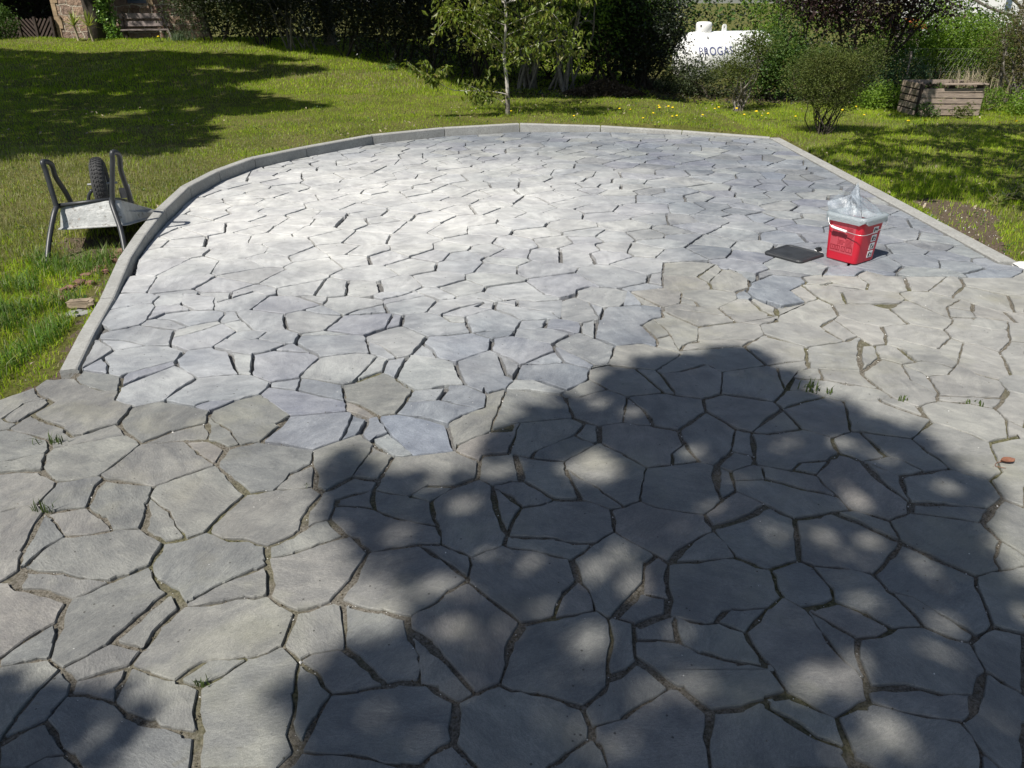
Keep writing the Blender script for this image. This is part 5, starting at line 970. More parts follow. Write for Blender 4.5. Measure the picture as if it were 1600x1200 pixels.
# tray, mouth down: rings from the (now upper) floor to the rim, then the inside
def traybox(t0, t1, w0, w1, z0, z1, n=5, rad=.05):
    c = [fr(-w0, t0, z0), fr(w0, t0, z0 + .012), fr(w1, t1, z1), fr(-w1, t1, z1)]; out = []
    for i in range(4):
        a, b, d = c[i - 1], c[i], c[(i + 1) % 4]; u = (a - b).normalized() * rad; v = (d - b).normalized() * rad
        for k in range(n):
            q = k / (n - 1); out.append((b + u) * (1 - q) ** 2 + b * 2 * q * (1 - q) + (b + v) * q ** 2)
    return out
fl0 = traybox(.30, .90, .212, .20, .262, .085); rim0 = traybox(.24, 1.10, .232, .30, .10, -.015, rad=.06)
rimf = traybox(.225, 1.115, .247, .315, .093, -.025, rad=.065); ri = traybox(.25, 1.09, .225, .292, .096, -.019, rad=.06); fli = traybox(.31, .89, .205, .193, .256, .079)
mid0 = [a.lerp(b, .5) + Vector((0, 0, .004)) for a, b in zip(fl0, rim0)]
mb = MB(); mb.loft([fl0, mid0, rim0, rimf, [p + Vector((0, 0, -.006)) for p in rimf]], True, False); mb.build('tray', M['galv'], wb, smooth=False)
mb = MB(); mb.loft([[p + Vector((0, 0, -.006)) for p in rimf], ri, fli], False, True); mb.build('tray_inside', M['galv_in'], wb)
# wheel
wc = D(158, 287, 6.32); ax = Vector((.93, .37, .0)).normalized()
wheel = tag(empty('wheel', (0, 0, 0)), None); wheel.parent = wb
wheel.location = wc - wb.location
def ring_pt(c, ax, R, a, off, rr): 
    u = Vector((-ax.y, ax.x, 0)); return c + (u * cos(a) + Vector((0, 0, 1)) * sin(a)) * (R + rr) + ax * off
mb = MB(); rings = []
for i in range(48):
    a = 2 * pi * i / 48; rings.append([ring_pt(wc, ax, .155, a, .055 * sin(b), .050 * cos(b)) for b in [2 * pi * k / 14 for k in range(14)]])
mb.loft(rings + [rings[0]], False, False)
for i in range(40):
    a = 2 * pi * i / 40
    for k in range(-2, 3):
        o = k * .0165; da = .035 if k % 2 else 0; h = .050 * sqrt(max(0, 1 - (o / .057) ** 2))
        p = ring_pt(wc, ax, .155, a + da, o, h + .001); n = (p - ring_pt(wc, ax, .155, a + da, 0, 0)).normalized(); u = ax; w = n.cross(u).normalized(); u2 = w.cross(n)
        Mx = Matrix((u2, w, n)).transposed().to_4x4(); mb.box(p, (.012, .013, .006), M=Mx)
ty = mb.build('tyre', M['rubber'], None); 
mb = MB(); mb.tube([wc - ax * .028, wc + ax * .028], .085, 20); mb.tube([wc - ax * .033, wc - ax * .026], .108, 20); mb.tube([wc + ax * .026, wc + ax * .033], .108, 20); rm = mb.build('rim', M['rim_m'], None)
for o in (ty, rm):
    o.data.transform(Matrix.Translation(-wc)); o.parent = wheel
mb = MB(); mb.tube([wc - ax * .10, wc + ax * .12], .009, 8); mb.build('axle', M['rim_m'], wb)
mb = MB()
e1 = D(199, 292, 6.28); mb.tube([e1 + Vector((0, 0, .02)), e1 + Vector((.003, .01, -.10))], .017, 10); mb.build('nose_tube', M['galv'], wb, smooth=True)
mb = MB(); e2 = D(190, 298, 6.26); mb.box(e2 + Vector((0, .01, -.02)), (.045, .012, .08), rz=.3); mb.build('axle_bracket', M['tube'], wb)
mb = MB(); e3 = D(144, 297, 6.2); mb.tube(catmull([e3, e3 + Vector((-.035, 0, -.04)), e3 + Vector((-.05, .0, -.09))], 4), .013, 8); mb.build('axle_bracket', M['tube'], wb, smooth=True)

# ------------------------------------------------------------------ red bucket, its bag and its lid
M['red'] = plain('red_plastic', (.48, .012, .03), .38, .5, 0, .08, 3, 0, 0)
M['red_print'] = plain('pale_red_print', (.44, .065, .085), .5, .4, 0, .10, 8, 0, 0)
M['red_dark'] = plain('dark_red_print', (.24, .010, .02), .45, .4, 0, .1, 3, 0, 0)
M['white_pl'] = plain('white_plastic', (.75, .75, .74), .45, .5, 0, .05, 3, 0, 0)
M['black_pl'] = plain('black_plastic_lid', (.030, .032, .035), .5, .45, 0, .25, 12, 90, .001)
M['label_dark'] = plain('dark_pictogram', (.05, .055, .05), .5, .3, 0, .2, 30, 0, 0)
M['galv_wire'] = plain('bucket_wire', (.55, .53, .53), .35, .6, .6, .1, 9, 0, 0)
bc = Vector((2.325, 5.17, .002)); R_ = Matrix.Rotation(atan2(.586, .81), 4, 'Z')     # local x points along (.81,.59)
bk = tag(empty('bucket', bc), 'square red plastic bucket standing on the fresh slabs with a white handle grip', 'bucket')
def sq(hw, z, rad, n=6, cx=0, cy=0):
    out = []
    for i, (sx, sy) in enumerate(((-1, -1), (1, -1), (1, 1), (-1, 1))):
        a0 = pi + i * pi / 2
        for k in range(n): 
            a = a0 + (pi / 2) * k / (n - 1); out.append(bc + R_ @ Vector((cx + sx * (hw - rad) + rad * cos(a), cy + sy * (hw - rad) + rad * sin(a), z)))
    return out
HB, HT, ZT = .115, .133, .315
def hw(z): return HB + (HT - HB) * z / ZT
mb = MB(); mb.loft([sq(HB - .006, 0, .028), sq(HB, .008, .03), sq(hw(ZT * .5), ZT * .5, .032), sq(HT, ZT, .034), sq(HT - .004, ZT, .032), sq(hw(.06) - .004, .06, .03)], True, True); mb.build('body', M['red'], bk, smooth=False)
mb = MB()
mb.loft([sq(HT + .001, ZT - .030, .035), sq(HT + .013, ZT - .026, .04), sq(HT + .014, ZT - .008, .04), sq(HT + .008, ZT + .001, .04), sq(HT - .004, ZT + .001, .034)], False, False); mb.build('rim', M['red'], bk)
# printed panels: the left face (normal -x) and the right face (normal -y)
def face_pt(face, u, z, off):
    h = hw(z) + off; return bc + R_ @ (Vector((-h, -u, z)) if face == 'L' else Vector((u, -h, z)))
def panel(mb, face, u0, u1, z0, z1, off=.0012):
    a = [face_pt(face, u0, z0, off), face_pt(face, u1, z0, off), face_pt(face, u1, z1, off), face_pt(face, u0, z1, off)]
    b = [face_pt(face, u0, z0, off - .003), face_pt(face, u1, z0, off - .003), face_pt(face, u1, z1, off - .003), face_pt(face, u0, z1, off - .003)]
    mb.add(a + b, [(0, 1, 2, 3), (7, 6, 5, 4), (0, 4, 5, 1), (1, 5, 6, 2), (2, 6, 7, 3), (3, 7, 4, 0)])
# along the left face u runs from its far end (-) to the near corner (+)
mb = MB(); panel(mb, 'L', -.088, .086, .06, .262, .0008); mb.build('label_panel', M['red_print'], bk)
mb = MB(); rr = random.Random(4)
for (u0, u1, z1, k) in ((-.080, -.034, .215, 7), (-.026, .022, .225, 8), (.030, .080, .235, 9), (.030, .080, .155, 6), (-.026, .022, .145, 4)):
    for i in range(k):
        z = z1 - i * .0085; panel(mb, 'L', u0, u1 - rr.random() * .014, z, z + .0022, .0022)
for u in (-.030, .026): panel(mb, 'L', u - .0007, u + .0007, .07, .25, .0022)
for (u0, u1) in ((-.082, -.050), (-.044, -.012), (.0, .028), (.036, .080)):        # block outlines along the foot of the panel
    z0, z1 = .075, .108
    for q in ((u0, u1, z0, z0 + .003), (u0, u1, z1 - .003, z1), (u0, u0 + .003, z0, z1), (u1 - .003, u1, z0, z1), ((u0 + u1) / 2 - .001, (u0 + u1) / 2 + .002, z0 + .008, z1 - .01)): panel(mb, 'L', *q, .0024)
mb.build('print', M['red_dark'], bk)
mb = MB(); md = MB()
for i in range(4):
    z = .222 - i * .056; u0, u1 = .010, .068; c = .006
    panel(mb, 'R', u0, u1, z - .023, z + .023, .0012); s = z - .002
    panel(md, 'R', .018, .060, s - .013, s + .009, .0022); panel(md, 'R', .024 + .004 * (i % 2), .038, s + .009, s + .016, .0022)
    panel(mb, 'R', .030 + .006 * (i % 2), .036 + .006 * (i % 2), s - .010, s + .005, .0030); panel(mb, 'R', .044, .052, s - .008 + .004 * (i % 3), s - .002 + .004 * (i % 3), .0030)
mb.build('pictogram_label', M['white_pl'], bk); md.build('pictogram', M['label_dark'], bk)
# wire handle hanging over the near side with its white grip
hA = face_pt('L', -HT - .006, ZT - .045, -.02); e0 = bc + R_ @ Vector((-HT - .004, HT + .006, ZT - .045)); e1 = bc + R_ @ Vector((HT + .006, -HT - .006, ZT - .035))
e0 = bc + R_ @ Vector((-HT - .016, HT * .9, ZT - .03)); e1 = bc + R_ @ Vector((HT + .014, -HT * .75, ZT - .03))
near = bc + R_ @ Vector((-HT - .02, -HT - .02, ZT - .085))
hp = catmull([e0, bc + R_ @ Vector((-HT - .030, HT * .62, ZT - .075)), bc + R_ @ Vector((-HT - .022, .0, ZT - .092)), near + Vector((-.0, 0, -.012)), bc + R_ @ Vector((.02, -HT - .030, ZT - .082)), bc + R_ @ Vector((HT * .75, -HT - .03, ZT - .05)), e1], 8)
mb = MB(); mb.tube(hp, .0022, 6); hd = mb.build('handle', M['galv_wire'], bk, smooth=True)
mb = MB(); mb.tube(hp[9:19], .0085, 8)
g_ = mb.build('grip', M['white_pl'], None, smooth=True); g_.data.transform(Matrix.Translation(-bk.location)); g_.parent = hd
# crumpled clear bag lining the bucket
m, nt, b = mat('clear_bag_film', (.38, .43, .48), .22, .6)
b.inputs['Alpha'].default_value = .42; b.inputs['Transmission Weight'].default_value = .15; b.inputs['Roughness'].default_value = .25
bump(nt, b, noise(nt, 38, 4, .6, None, 1.5), .006); M['bag'] = m
m, nt, b = mat('bag_cuff_film', (.30, .35, .37), .28, .6); b.inputs['Alpha'].default_value = .86; bump(nt, b, noise(nt, 45, 4, .6, None, 1.2), .005); M['bag2'] = m
bag = tag(empty('plastic_bag', bc + Vector((0, 0, ZT))), 'crumpled clear plastic bag sticking up out of the red bucket', 'bag')
def fold(q, amp, f, ph): return [p + (p - Vector((bc.x, bc.y, p.z))).normalized() * amp * sin(f * i + ph) for i, p in enumerate(q)]
mb = MB(); rr = random.Random(9)
cuff = [fold(sq(HT + .0178, ZT - .042, .05, 10), .003, 1.7, 0), fold(sq(HT + .0178, ZT - .018, .045, 10), .0015, 1.3, 1), sq(HT + .0178, ZT + .004, .04, 10), sq(HT - .006, ZT + .006, .035, 10), fold(sq(HT - .02, ZT - .05, .03, 10), .004, 1.9, 2)]
cuff[0] = [p + Vector((0, 0, .012 * sin(i * .31) - .006 * sin(i * .9))) for i, p in enumerate(cuff[0])]
mb.loft(cuff, False, False); mb.build('cuff', M['bag2'], bag, smooth=True)
# folds standing up: sheets fanning from the rim to two peaks
def sheet(mb, base, peak, sag, n=12, m_=9, cr=.006, seed=0):
    r = random.Random(seed); g = []
    ph = [r.uniform(0, 6) for _ in range(4)]
    for j in range(m_):
        v = j / (m_ - 1); row = []
        for i in range(n):
            u = i / (n - 1); b0 = base[min(int(u * (len(base) - 1)), len(base) - 2)].lerp(base[min(int(u * (len(base) - 1)) + 1, len(base) - 1)], u * (len(base) - 1) % 1)
            pk = peak[0].lerp(peak[1], u); p = b0.lerp(pk, v) + Vector((0, 0, sag * sin(pi * v)))
            a = cr * (.4 + v * (1 - v) * 3); p += Vector((sin(i * 1.35 + ph[0] + v * 2), cos(i * 1.1 + ph[1] - v * 2), sin(i * .9 + v * 5 + ph[2]) * .6)) * a
            row.append(p)
        g.append(row)
    vs = [p for row in g for p in row]; mb.add(vs, [(j * n + i, j * n + i + 1, (j + 1) * n + i + 1, (j + 1) * n + i) for j in range(m_ - 1) for i in range(n - 1)])
RM = lambda x, y, z=0: bc + R_ @ Vector((x, y, ZT + z))
pkA = D(1341, 284, 5.22); pkB = D(1337, 303, 5.20); pkC = D(1331, 303, 5.16); lf = D(1291, 317, 5.22)
mb = MB()
sheet(mb, [RM(-.13, .13, .0), RM(-.13, .02), RM(-.12, -.06)], [lf, pkC], .0, 12, 9, .004, 1)
sheet(mb, [RM(-.13, .05), RM(-.13, -.06), RM(-.12, -.12)], [pkC, pkA], .0, 12, 9, .005, 2)
sheet(mb, [RM(-.12, -.12), RM(-.04, -.13), RM(.06, -.13), RM(.11, -.12)], [D(1329, 303, 5.1), D(1347, 308, 5.16)], .012, 16, 10, .008, 3)
sheet(mb, [RM(.12, -.12), RM(.13, .0), RM(.12, .12)], [D(1348, 306, 5.2), D(1338, 300, 5.3)], .01, 12, 8, .008, 4)
sheet(mb, [RM(-.13, .13), RM(.0, .13), RM(.12, .12)], [lf + Vector((.03, .05, 0)), pkA], .0, 14, 8, .008, 5)
sheet(mb, [D(1329, 303, 5.14), D(1334, 320, 5.1)], [pkA, D(1350, 330, 5.12)], .0, 8, 6, .006, 6)
mb.build('film', M['bag'], bag, smooth=True)
# lid
lid = tag(empty('bucket_lid', W(1240, 397, .02) + (.0,)), 'black square plastic lid lying on the slabs left of the red bucket', 'lid')
lc = Vector((*W(1241, 396, .012), 0.0)); Rl = Matrix.Rotation(radians(38), 4, 'Z')
def sql(h, z, rad, n=6, sx_=1.0):
    out = []
    for i, (sx, sy) in enumerate(((-1, -1), (1, -1), (1, 1), (-1, 1))):
        a0 = pi + i * pi / 2
        for k in range(n): a = a0 + (pi / 2) * k / (n - 1); out.append(lc + Rl @ Vector(((sx * (h - rad) + rad * cos(a)) * sx_, sy * (h - rad) + rad * sin(a), z)))
    return out
mb = MB(); mb.loft([sql(.150, .001, .035), sql(.152, .012, .035), sql(.146, .020, .034), sql(.132, .020, .03), sql(.128, .015, .03), sql(.118, .015, .028), sql(.114, .018, .027)], True, True); mb.build('plate', M['black_pl'], lid)
mb = MB(); q = Vector((*W(1279, 388, .03), 0)); mb.box(q + Vector((0, 0, .022)), (.05, .035, .03), rz=.6, bev=.008); mb.build('clip', M['black_pl'], lid)
mb = MB(); mb.tube([q + Vector((-.03, -.01, .022)), q + Vector((-.015, -.03, .012)), q + Vector((.02, -.03, .01))], .003, 5); mb.build('hinge_pin', M['white_pl'], lid)

# ------------------------------------------------------------------ stone house, gate, bench and their surroundings at the upper left
m, nt, b = mat('rubble_sandstone', (.25, .17, .13), .9, .15)
P = pos(nt); sx = N(nt, 'ShaderNodeSeparateXYZ'); L(nt, P, sx.inputs[0])
cb = N(nt, 'ShaderNodeCombineXYZ'); ad = N(nt, 'ShaderNodeMath', operation='ADD'); L(nt, sx.outputs[0], ad.inputs[0]); L(nt, sx.outputs[1], ad.inputs[1])
L(nt, ad.outputs[0], cb.inputs[0]); L(nt, sx.outputs[2], cb.inputs[1])
nv = N(nt, 'ShaderNodeTexNoise'); nv.inputs['Scale'].default_value = 2.6; nv.inputs['Detail'].default_value = 3; L(nt, cb.outputs[0], nv.inputs['Vector'])
sc_ = N(nt, 'ShaderNodeVectorMath', operation='SCALE'); sb = N(nt, 'ShaderNodeVectorMath', operation='SUBTRACT'); L(nt, nv.outputs['Color'], sb.inputs[0]); sb.inputs[1].default_value = (.5, .5, .5)
L(nt, sb.outputs[0], sc_.inputs[0]); sc_.inputs['Scale'].default_value = .22
av = N(nt, 'ShaderNodeVectorMath', operation='ADD'); L(nt, cb.outputs[0], av.inputs[0]); L(nt, sc_.outputs[0], av.inputs[1])
br = N(nt, 'ShaderNodeTexBrick'); L(nt, av.outputs[0], br.inputs['Vector']); br.inputs['Scale'].default_value = 1.0; br.inputs['Mortar Size'].default_value = .016
br.inputs['Mortar Smooth'].default_value = .35; br.inputs['Brick Width'].default_value = .42; br.inputs['Row Height'].default_value = .21; br.offset = .45; br.squash = .7; br.squash_frequency = 3
br.inputs['Color1'].default_value = (0, 0, 0, 1); br.inputs['Color2'].default_value = (1, 1, 1, 1); br.inputs['Mortar'].default_value = (.5, .5, .5, 1)
c = ramp(nt, br.outputs['Color'], [(0, (.19, .13, .105)), (.25, (.30, .20, .15)), (.5, (.25, .185, .15)), (.75, (.36, .26, .19)), (1, (.22, .17, .15))])
c = mix(nt, mapr(nt, noise(nt, 14, 5, .65), .3, .7), mix(nt, 1.0, c, (.6, .6, .6), 'MULTIPLY'), mix(nt, 1.0, c, (1.35, 1.3, 1.25), 'MULTIPLY'))
c = mix(nt, br.outputs['Fac'], c, (.46, .40, .32)); L(nt, c, b.inputs['Base Color'])
inv = N(nt, 'ShaderNodeMath', operation='SUBTRACT'); inv.inputs[0].default_value = 1; L(nt, br.outputs['Fac'], inv.inputs[1])
n0 = bump(nt, None, inv.outputs[0], .05); bump(nt, b, noise(nt, 12, 6, .6), .05, 1, n0); M['rubble'] = m
M['sandstone'] = plain('yellow_sandstone', (.34, .25, .16), .85, .15, 0, .25, 8, 50, .004)
M['wood_dark'] = plain('dark_tarred_wood', (.055, .042, .035), .8, .2, 0, .4, 12, 60, .003)
M['wood_grey'] = plain('weathered_grey_wood', (.24, .20, .185), .8, .2, 0, .35, 10, 80, .003)
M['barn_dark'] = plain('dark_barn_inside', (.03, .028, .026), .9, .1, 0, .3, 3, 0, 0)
M['glass'] = plain('window_glass', (.10, .14, .19), .08, .8, 0, .1, 2, 0, 0)
HY = 22.6; gH = .55
xa = D(86, 30, HY).x; xb = D(312, 30, HY).x; xw0 = D(197, 3, HY).x; xw1 = D(229, 3, HY).x; zw = D(200, 5, HY).z; dep = .55
house = tag(empty('stone_house', ((xa + xb) / 2, HY, gH)), 'reddish rubble stone house with a small window beside the dark gate at the upper left', 'house')
mb = MB()
def bx(mb, x0, x1, y0, y1, z0, z1): mb.box(((x0 + x1) / 2, (y0 + y1) / 2, (z0 + z1) / 2), (x1 - x0, y1 - y0, z1 - z0))
bx(mb, xa, xw0, HY, HY + dep, 0, 3.6); bx(mb, xw0, xw1, HY, HY + dep, 0, zw); bx(mb, xw0, xw1, HY, HY + dep, zw + .9, 3.6); bx(mb, xw1, xb, HY, HY + dep, 0, 3.6)
bx(mb, xa - 9, xa, HY, HY + dep, 2.6, 3.6)
mb.build('wall', M['rubble'], house)
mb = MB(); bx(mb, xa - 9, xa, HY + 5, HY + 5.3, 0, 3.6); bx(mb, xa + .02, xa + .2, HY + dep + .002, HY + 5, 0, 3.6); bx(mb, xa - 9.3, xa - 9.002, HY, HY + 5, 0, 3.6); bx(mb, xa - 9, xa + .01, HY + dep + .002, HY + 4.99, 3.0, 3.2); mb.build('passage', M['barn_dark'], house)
mb = MB(); z = 0
for k in range(12):
    w = .17 if k % 2 else .10; bx(mb, xa - .012, xa + w, HY - .02, HY + .3, z + .004, z + .30); z += .305
mb.build('corner_quoin', M['sandstone'], house)
wn_ = mb = MB(); f = .05
bx(mb, xw0 - .02, xw0 + f, HY + .08, HY + .14, zw, zw + .9); bx(mb, xw1 - f, xw1 + .02, HY + .08, HY + .14, zw, zw + .9); bx(mb, xw0 + f, xw1 - f, HY + .08, HY + .14, zw + .002, zw + f); bx(mb, xw0 + f, xw1 - f, HY + .08, HY + .14, zw + .85, zw + .9)
M['white_wood'] = plain('window_frame_paint', (.12, .14, .18), .5, .4, 0, .1, 3, 0, 0)
win = mb.build('window', M['white_wood'], house)
def sub(mb, name, m_, par):
    o = mb.build(name, m_, None); Lm = Matrix.Translation(-par.parent.location); o.data.transform(Lm); o.parent = par; return o
mb = MB(); bx(mb, xw0 + f, xw1 - f, HY + .10, HY + .11, zw + f, zw + .85); sub(mb, 'pane', M['glass'], win)
mb = MB(); bx(mb, xw1 + .002, xw1 + .16, HY - .012, HY + .1, zw - .06, zw + .5); mb.build('window_surround', M['sandstone'], house)
mb = MB(); bx(mb, xw0 - .1, xw1 + .05, HY - .05, HY + .1, zw - .12, zw - .003); mb.build('sill', M['rubble'], house)
mb = MB(); mb.add([(xa - 9.6, HY - .5, 3.5), (xb + 4, HY - .5, 3.5), (xb + 4, HY + 3.2, 5.6), (xa - 9.6, HY + 3.2, 5.6), (xa - 9.6, HY + 6.5, 3.6), (xb + 4, HY + 6.5, 3.6), (xa - 9.6, HY - .5, 3.4), (xb + 4, HY - .5, 3.4)], [(0, 1, 2, 3), (3, 2, 5, 4), (6, 7, 1, 0)])
M['tile'] = plain('red_roof_tile', (.26, .10, .06), .85, .2, 0, .3, 8, 30, .02); mb.build('roof', M['tile'], house)
# gate of slanting boards across the dark opening
gx0 = D(8, 50, HY - .05).x; gx1 = xa - .05; gzt = D(40, 26, HY).z
gt = tag(empty('wooden_gate', ((gx0 + gx1) / 2, HY - .1, gH)), 'low dark gate of slanting boards in a zigzag pattern across the barn opening', 'gate')
mb = MB(); wp = (gx1 - gx0) / 3
for k in range(3):
    x0 = gx0 + k * wp; x1 = x0 + wp; sg = 1 if k % 2 == 0 else -1
    for i in range(-6, 12):
        # board centre line, clipped to the panel
        pts = []
        for t in np.linspace(-1.2, 1.2, 60):
            x = x0 + i * .105 + .2 + sg * t * .55; z_ = gH + .35 + t * .75
            if x0 + .01 < x < x1 - .01 and gH - .1 < z_ < gzt - .02: pts.append((x, z_))
        if len(pts) > 2:
            (xA, zA), (xB, zB) = pts[0], pts[-1]; ln = hypot(xB - xA, zB - zA); a = atan2(zB - zA, xB - xA)
            mb.box(((xA + xB) / 2, HY - .1 + .004 * (i % 3), (zA + zB) / 2), (ln, .02, .045), M=Matrix.Rotation(-a, 4, 'Y'))
M['board'] = plain('brown_gate_board', (.07, .05, .042), .75, .25, 0, .4, 12, 60, .003)
mb.build('board_panel', M['board'], gt)
for k in range(4):
    mb = MB(); x = gx0 + k * wp; bx(mb, x - .03, x + .03, HY - .14, HY - .06, gH - .15, gzt); mb.build('post', M['wood_dark'], gt)
# trunk with ivy
tx = D(157, 62, 21.9); tb = Vector((tx.x, 21.9, gz1(tx.x, 21.9)))
tv = tag(empty('ivy_clad_tree', tb), 'dark straight trunk with bright ivy climbing its right side, before the stone house', 'tree')
mb = MB(); mb.tube([tb + Vector((0, 0, -.2)), tb + Vector((-.03, 0, 1)), tb + Vector((-.08, 0, 2.4)), tb + Vector((-.1, 0, 5))], [.27, .23, .21, .18], 12); mb.build('trunk', M['bark_dark'], tv, smooth=True)
r = np.random.RandomState(70); n = 2600; zz_ = r.rand(n) * 2.6; P = np.stack([tb.x + .42 - .05 * zz_ + r.randn(n) * .10 + .06 * np.sin(zz_ * 5), 21.82 + r.randn(n) * .10, tb.z + zz_], -1)
leaf_mesh('ivy', P, .085, M['leaf_ivy'], tv, 71, .5, .85, .8)
mb = MB(); mb.tube([tb + Vector((.42, -.03, -.1)), tb + Vector((.4, -.02, 1)), tb + Vector((.33, 0, 2.4))], .035, 6); mb.build('ivy_stem', M['bark_grey'], tv)
# far canopy of that tree is above the frame
P = clump_pts([(tb.x - .3, 21.5, 5.5, 2.2, 2.0, 1.4)], 200, 20, .3, 72); leaf_mesh('crown', P, .2, M['leaf_shade'], tv, 73)
# yuccas
def yucca(px, py, label, seed):
    q = D(px, py, 20.7); b0 = Vector((q.x, 20.7, gz1(q.x, 20.7))); ro = tag(empty('yucca', b0), label, 'plant', 'yuccas in front of the stone house'); r = random.Random(seed)
    top = b0 + Vector((-.03, 0, .34)); mb = MB(); mb.tube([b0 + Vector((0, 0, -.02)), top], [.03, .025], 7); mb.build('stem', M['stalk_dry'], ro); mb = MB()
    for k in range(46):
        a = r.random() * 2 * pi; el = r.uniform(-.1, 1.45); l = r.uniform(.28, .42); d = Vector((cos(a) * cos(el), sin(a) * cos(el), sin(el))); s = d.cross(Vector((0, 0, 1))).normalized() * .013
        m_ = top + d * l * .5; t = top + d * l + Vector((0, 0, -.04 * cos(el))); mb.add([top - s, top + s, m_ + s, m_ - s, t], [(0, 1, 2, 3), (3, 2, 4)])
    mb.build('leaves', M['leaf_yucca'], ro)
M['leaf_yucca'] = leaf_mat('yucca_leaf', [(.30, .34, .07), (.40, .42, .12), (.22, .28, .05)], .25, .5, .4)
yucca(123, 63, 'left yucca with spiky yellow green leaves in front of the stone wall', 1); yucca(145, 60, 'right yucca with spiky leaves, next to the dark ivy clad trunk', 2)
# bush at the far left edge
x, y, z = at(6, 20.9); shrub('box_bush', 'small dark bush at the left edge before the zigzag gate', 'bush', (x, y, z), 4, [(x, y, z + .35, .42, .35, .42)], M['leaf_mid'], M['bark_dark'], 75, 200, 18, .07, .05, .012, .1)
# bench
bp = D(230, 62, 21.95); bn = tag(empty('garden_bench', (bp.x, 21.95, gz1(bp.x, 21.95) + .08), radians(20)), 'weathered grey wooden bench against the stone house', 'bench')
for i, z in enumerate((.56, .74)):
    mb = MB(); mb.box((0, .16 + .03 * i, z), (1.14, .025, .12), M=Matrix.Rotation(-.2, 4, 'X')); mb.build('back_board', M['wood_grey'], bn, local=True)
mb = MB()
for i in range(3): mb.box((0, -.16 + i * .13, .42), (1.14, .105, .03), bev=.004)
mb.build('seat', M['wood_grey'], bn, local=True)
for sx_ in (-.47, .47):
    mb = MB(); mb.box((sx_, -.14, .2), (.06, .06, .41)); mb.build('leg', M['wood_dark'], bn, local=True)
    mb = MB(); mb.box((sx_, .12, .42), (.06, .05, .85), M=Matrix.Rotation(-.12, 4, 'X')); mb.box((sx_, -.02, .36), (.05, .3, .06)); mb.build('leg', M['wood_dark'], bn, local=True)
# tools leaning on the wall
def stick(name, label, cat, a, b, rad, m_, head=None):
    ro = tag(empty(name, b), label, cat); mb = MB(); mb.tube([a, b], rad, 6); mb.build('shaft', m_, ro)
    if head: mb = MB(); mb.box(b + Vector((0, 0, .03)), head, bev=.01); mb.build('head', m_, ro)
stick('broom', 'dark broom leaning on the stone wall right of the bench', 'broom', D(247, 8, HY - .05), Vector((D(281, 54, 21.7).x, 21.7, gz1(D(281, 54, 21.7).x, 21.7) + .06)), .017, M['bark_dark'], (.28, .07, .09))
stick('wooden_stake', 'pale wooden stake leaning behind the bench end', 'stake', D(254, 25, 21.95), Vector((D(268, 52, 21.8).x, 21.8, .62)), .016, M['wood_grey'])
# grass tuft and paved strip before the wall
x, y, z = at(284, 20.8); r = np.random.RandomState(76); n = 170; P = np.stack([x + r.randn(n) * .2, y + r.randn(n) * .12, np.full(n, z)], -1)
M['grass_blue'] = leaf_mat('blue_green_grass', [(.10, .15, .08), (.16, .21, .13)], .3)
tag(blades('ornamental_grass', P, .14 + .2 * r.rand(n), .014 + 0 * r.rand(n), .6 + .4 * r.rand(n), [M['grass_blue']], None, 77, True), 'blue green tuft of long grass right of the bench foot', 'grass tuft')
mb = MB(); x0 = at(300, 21.0)[0]; x1 = at(420, 20.2)[0]
mb.add([(x0, 20.9, .655), (x1, 19.9, .575), (x1 + .3, 21.2, .60), (x0, 21.9, .655), (x0, 20.9, .3), (x1, 19.9, .3), (x1 + .3, 21.2, .1), (x0, 21.9, .1)], [(0, 1, 2, 3), (0, 4, 5, 1), (1, 5, 6, 2), (0, 3, 7, 4)])
M['pathm'] = plain('grey_path', (.22, .22, .21), .9, .15, 0, .25, 5, 40, .004); tag(mb.build('path', M['pathm']), kind='structure')

# ------------------------------------------------------------------ white gas tank
M['tank'] = plain('white_tank_paint', (.80, .80, .79), .35, .5, 0, .04, 2, 0, 0)
M['letters'] = plain('blue_grey_lettering', (.12, .13, .26), .5, .4, 0, .1, 3, 0, 0)
TL = Vector((D(1085, 90, 19.2).x, 19.2, 0)); ang = radians(27); ad_ = Vector((cos(ang), sin(ang), 0)); RT = .62; zc = .34; LT = 2.45
tank = tag(empty('gas_tank', (TL.x, TL.y, zc - RT - .1)), 'white liquid gas tank with blue lettering behind the bushes', 'tank')
c0 = Vector((TL.x, TL.y, zc)) + ad_ * -.02; side_ = Vector((-ad_.y, ad_.x, 0)); mb = MB(); rings = []
for t in np.linspace(-1, 1, 25):
    if t < -.72: q = (t + .72) / .28; s = -.5 * (LT - .5) + q * .30; rad = RT * sqrt(max(.0004, 1 - q * q))
    elif t > .72: q = (t - .72) / .28; s = .5 * (LT - .5) + q * .30; rad = RT * sqrt(max(.0004, 1 - q * q))
    else: s = t / .72 * .5 * (LT - .5); rad = RT
    cc = c0 + ad_ * (s + LT / 2 - .3)
    rings.append([cc + side_ * rad * cos(2 * pi * k / 36) + Vector((0, 0, rad * sin(2 * pi * k / 36))) for k in range(36)])
mb.loft(rings); mb.build('shell', M['tank'], tank, smooth=True)
def axis_pt(s, z, out): return c0 + ad_ * s + Vector((0, 0, z)) - side_ * out
dq = D(1099, 40, 19.35); sd = (dq.x - c0.x) / ad_.x
mb = MB(); dc = c0 + ad_ * sd; prof = [(.175, RT - .05), (.18, RT + .14), (.165, RT + .185), (.12, RT + .20), (.001, RT + .205)]
mb.loft([[dc + Vector((cos(2 * pi * k / 24) * a, sin(2 * pi * k / 24) * a, z)) for k in range(24)] for a, z in prof]); dome = mb.build('valve_cover', M['tank'], tank, smooth=True)
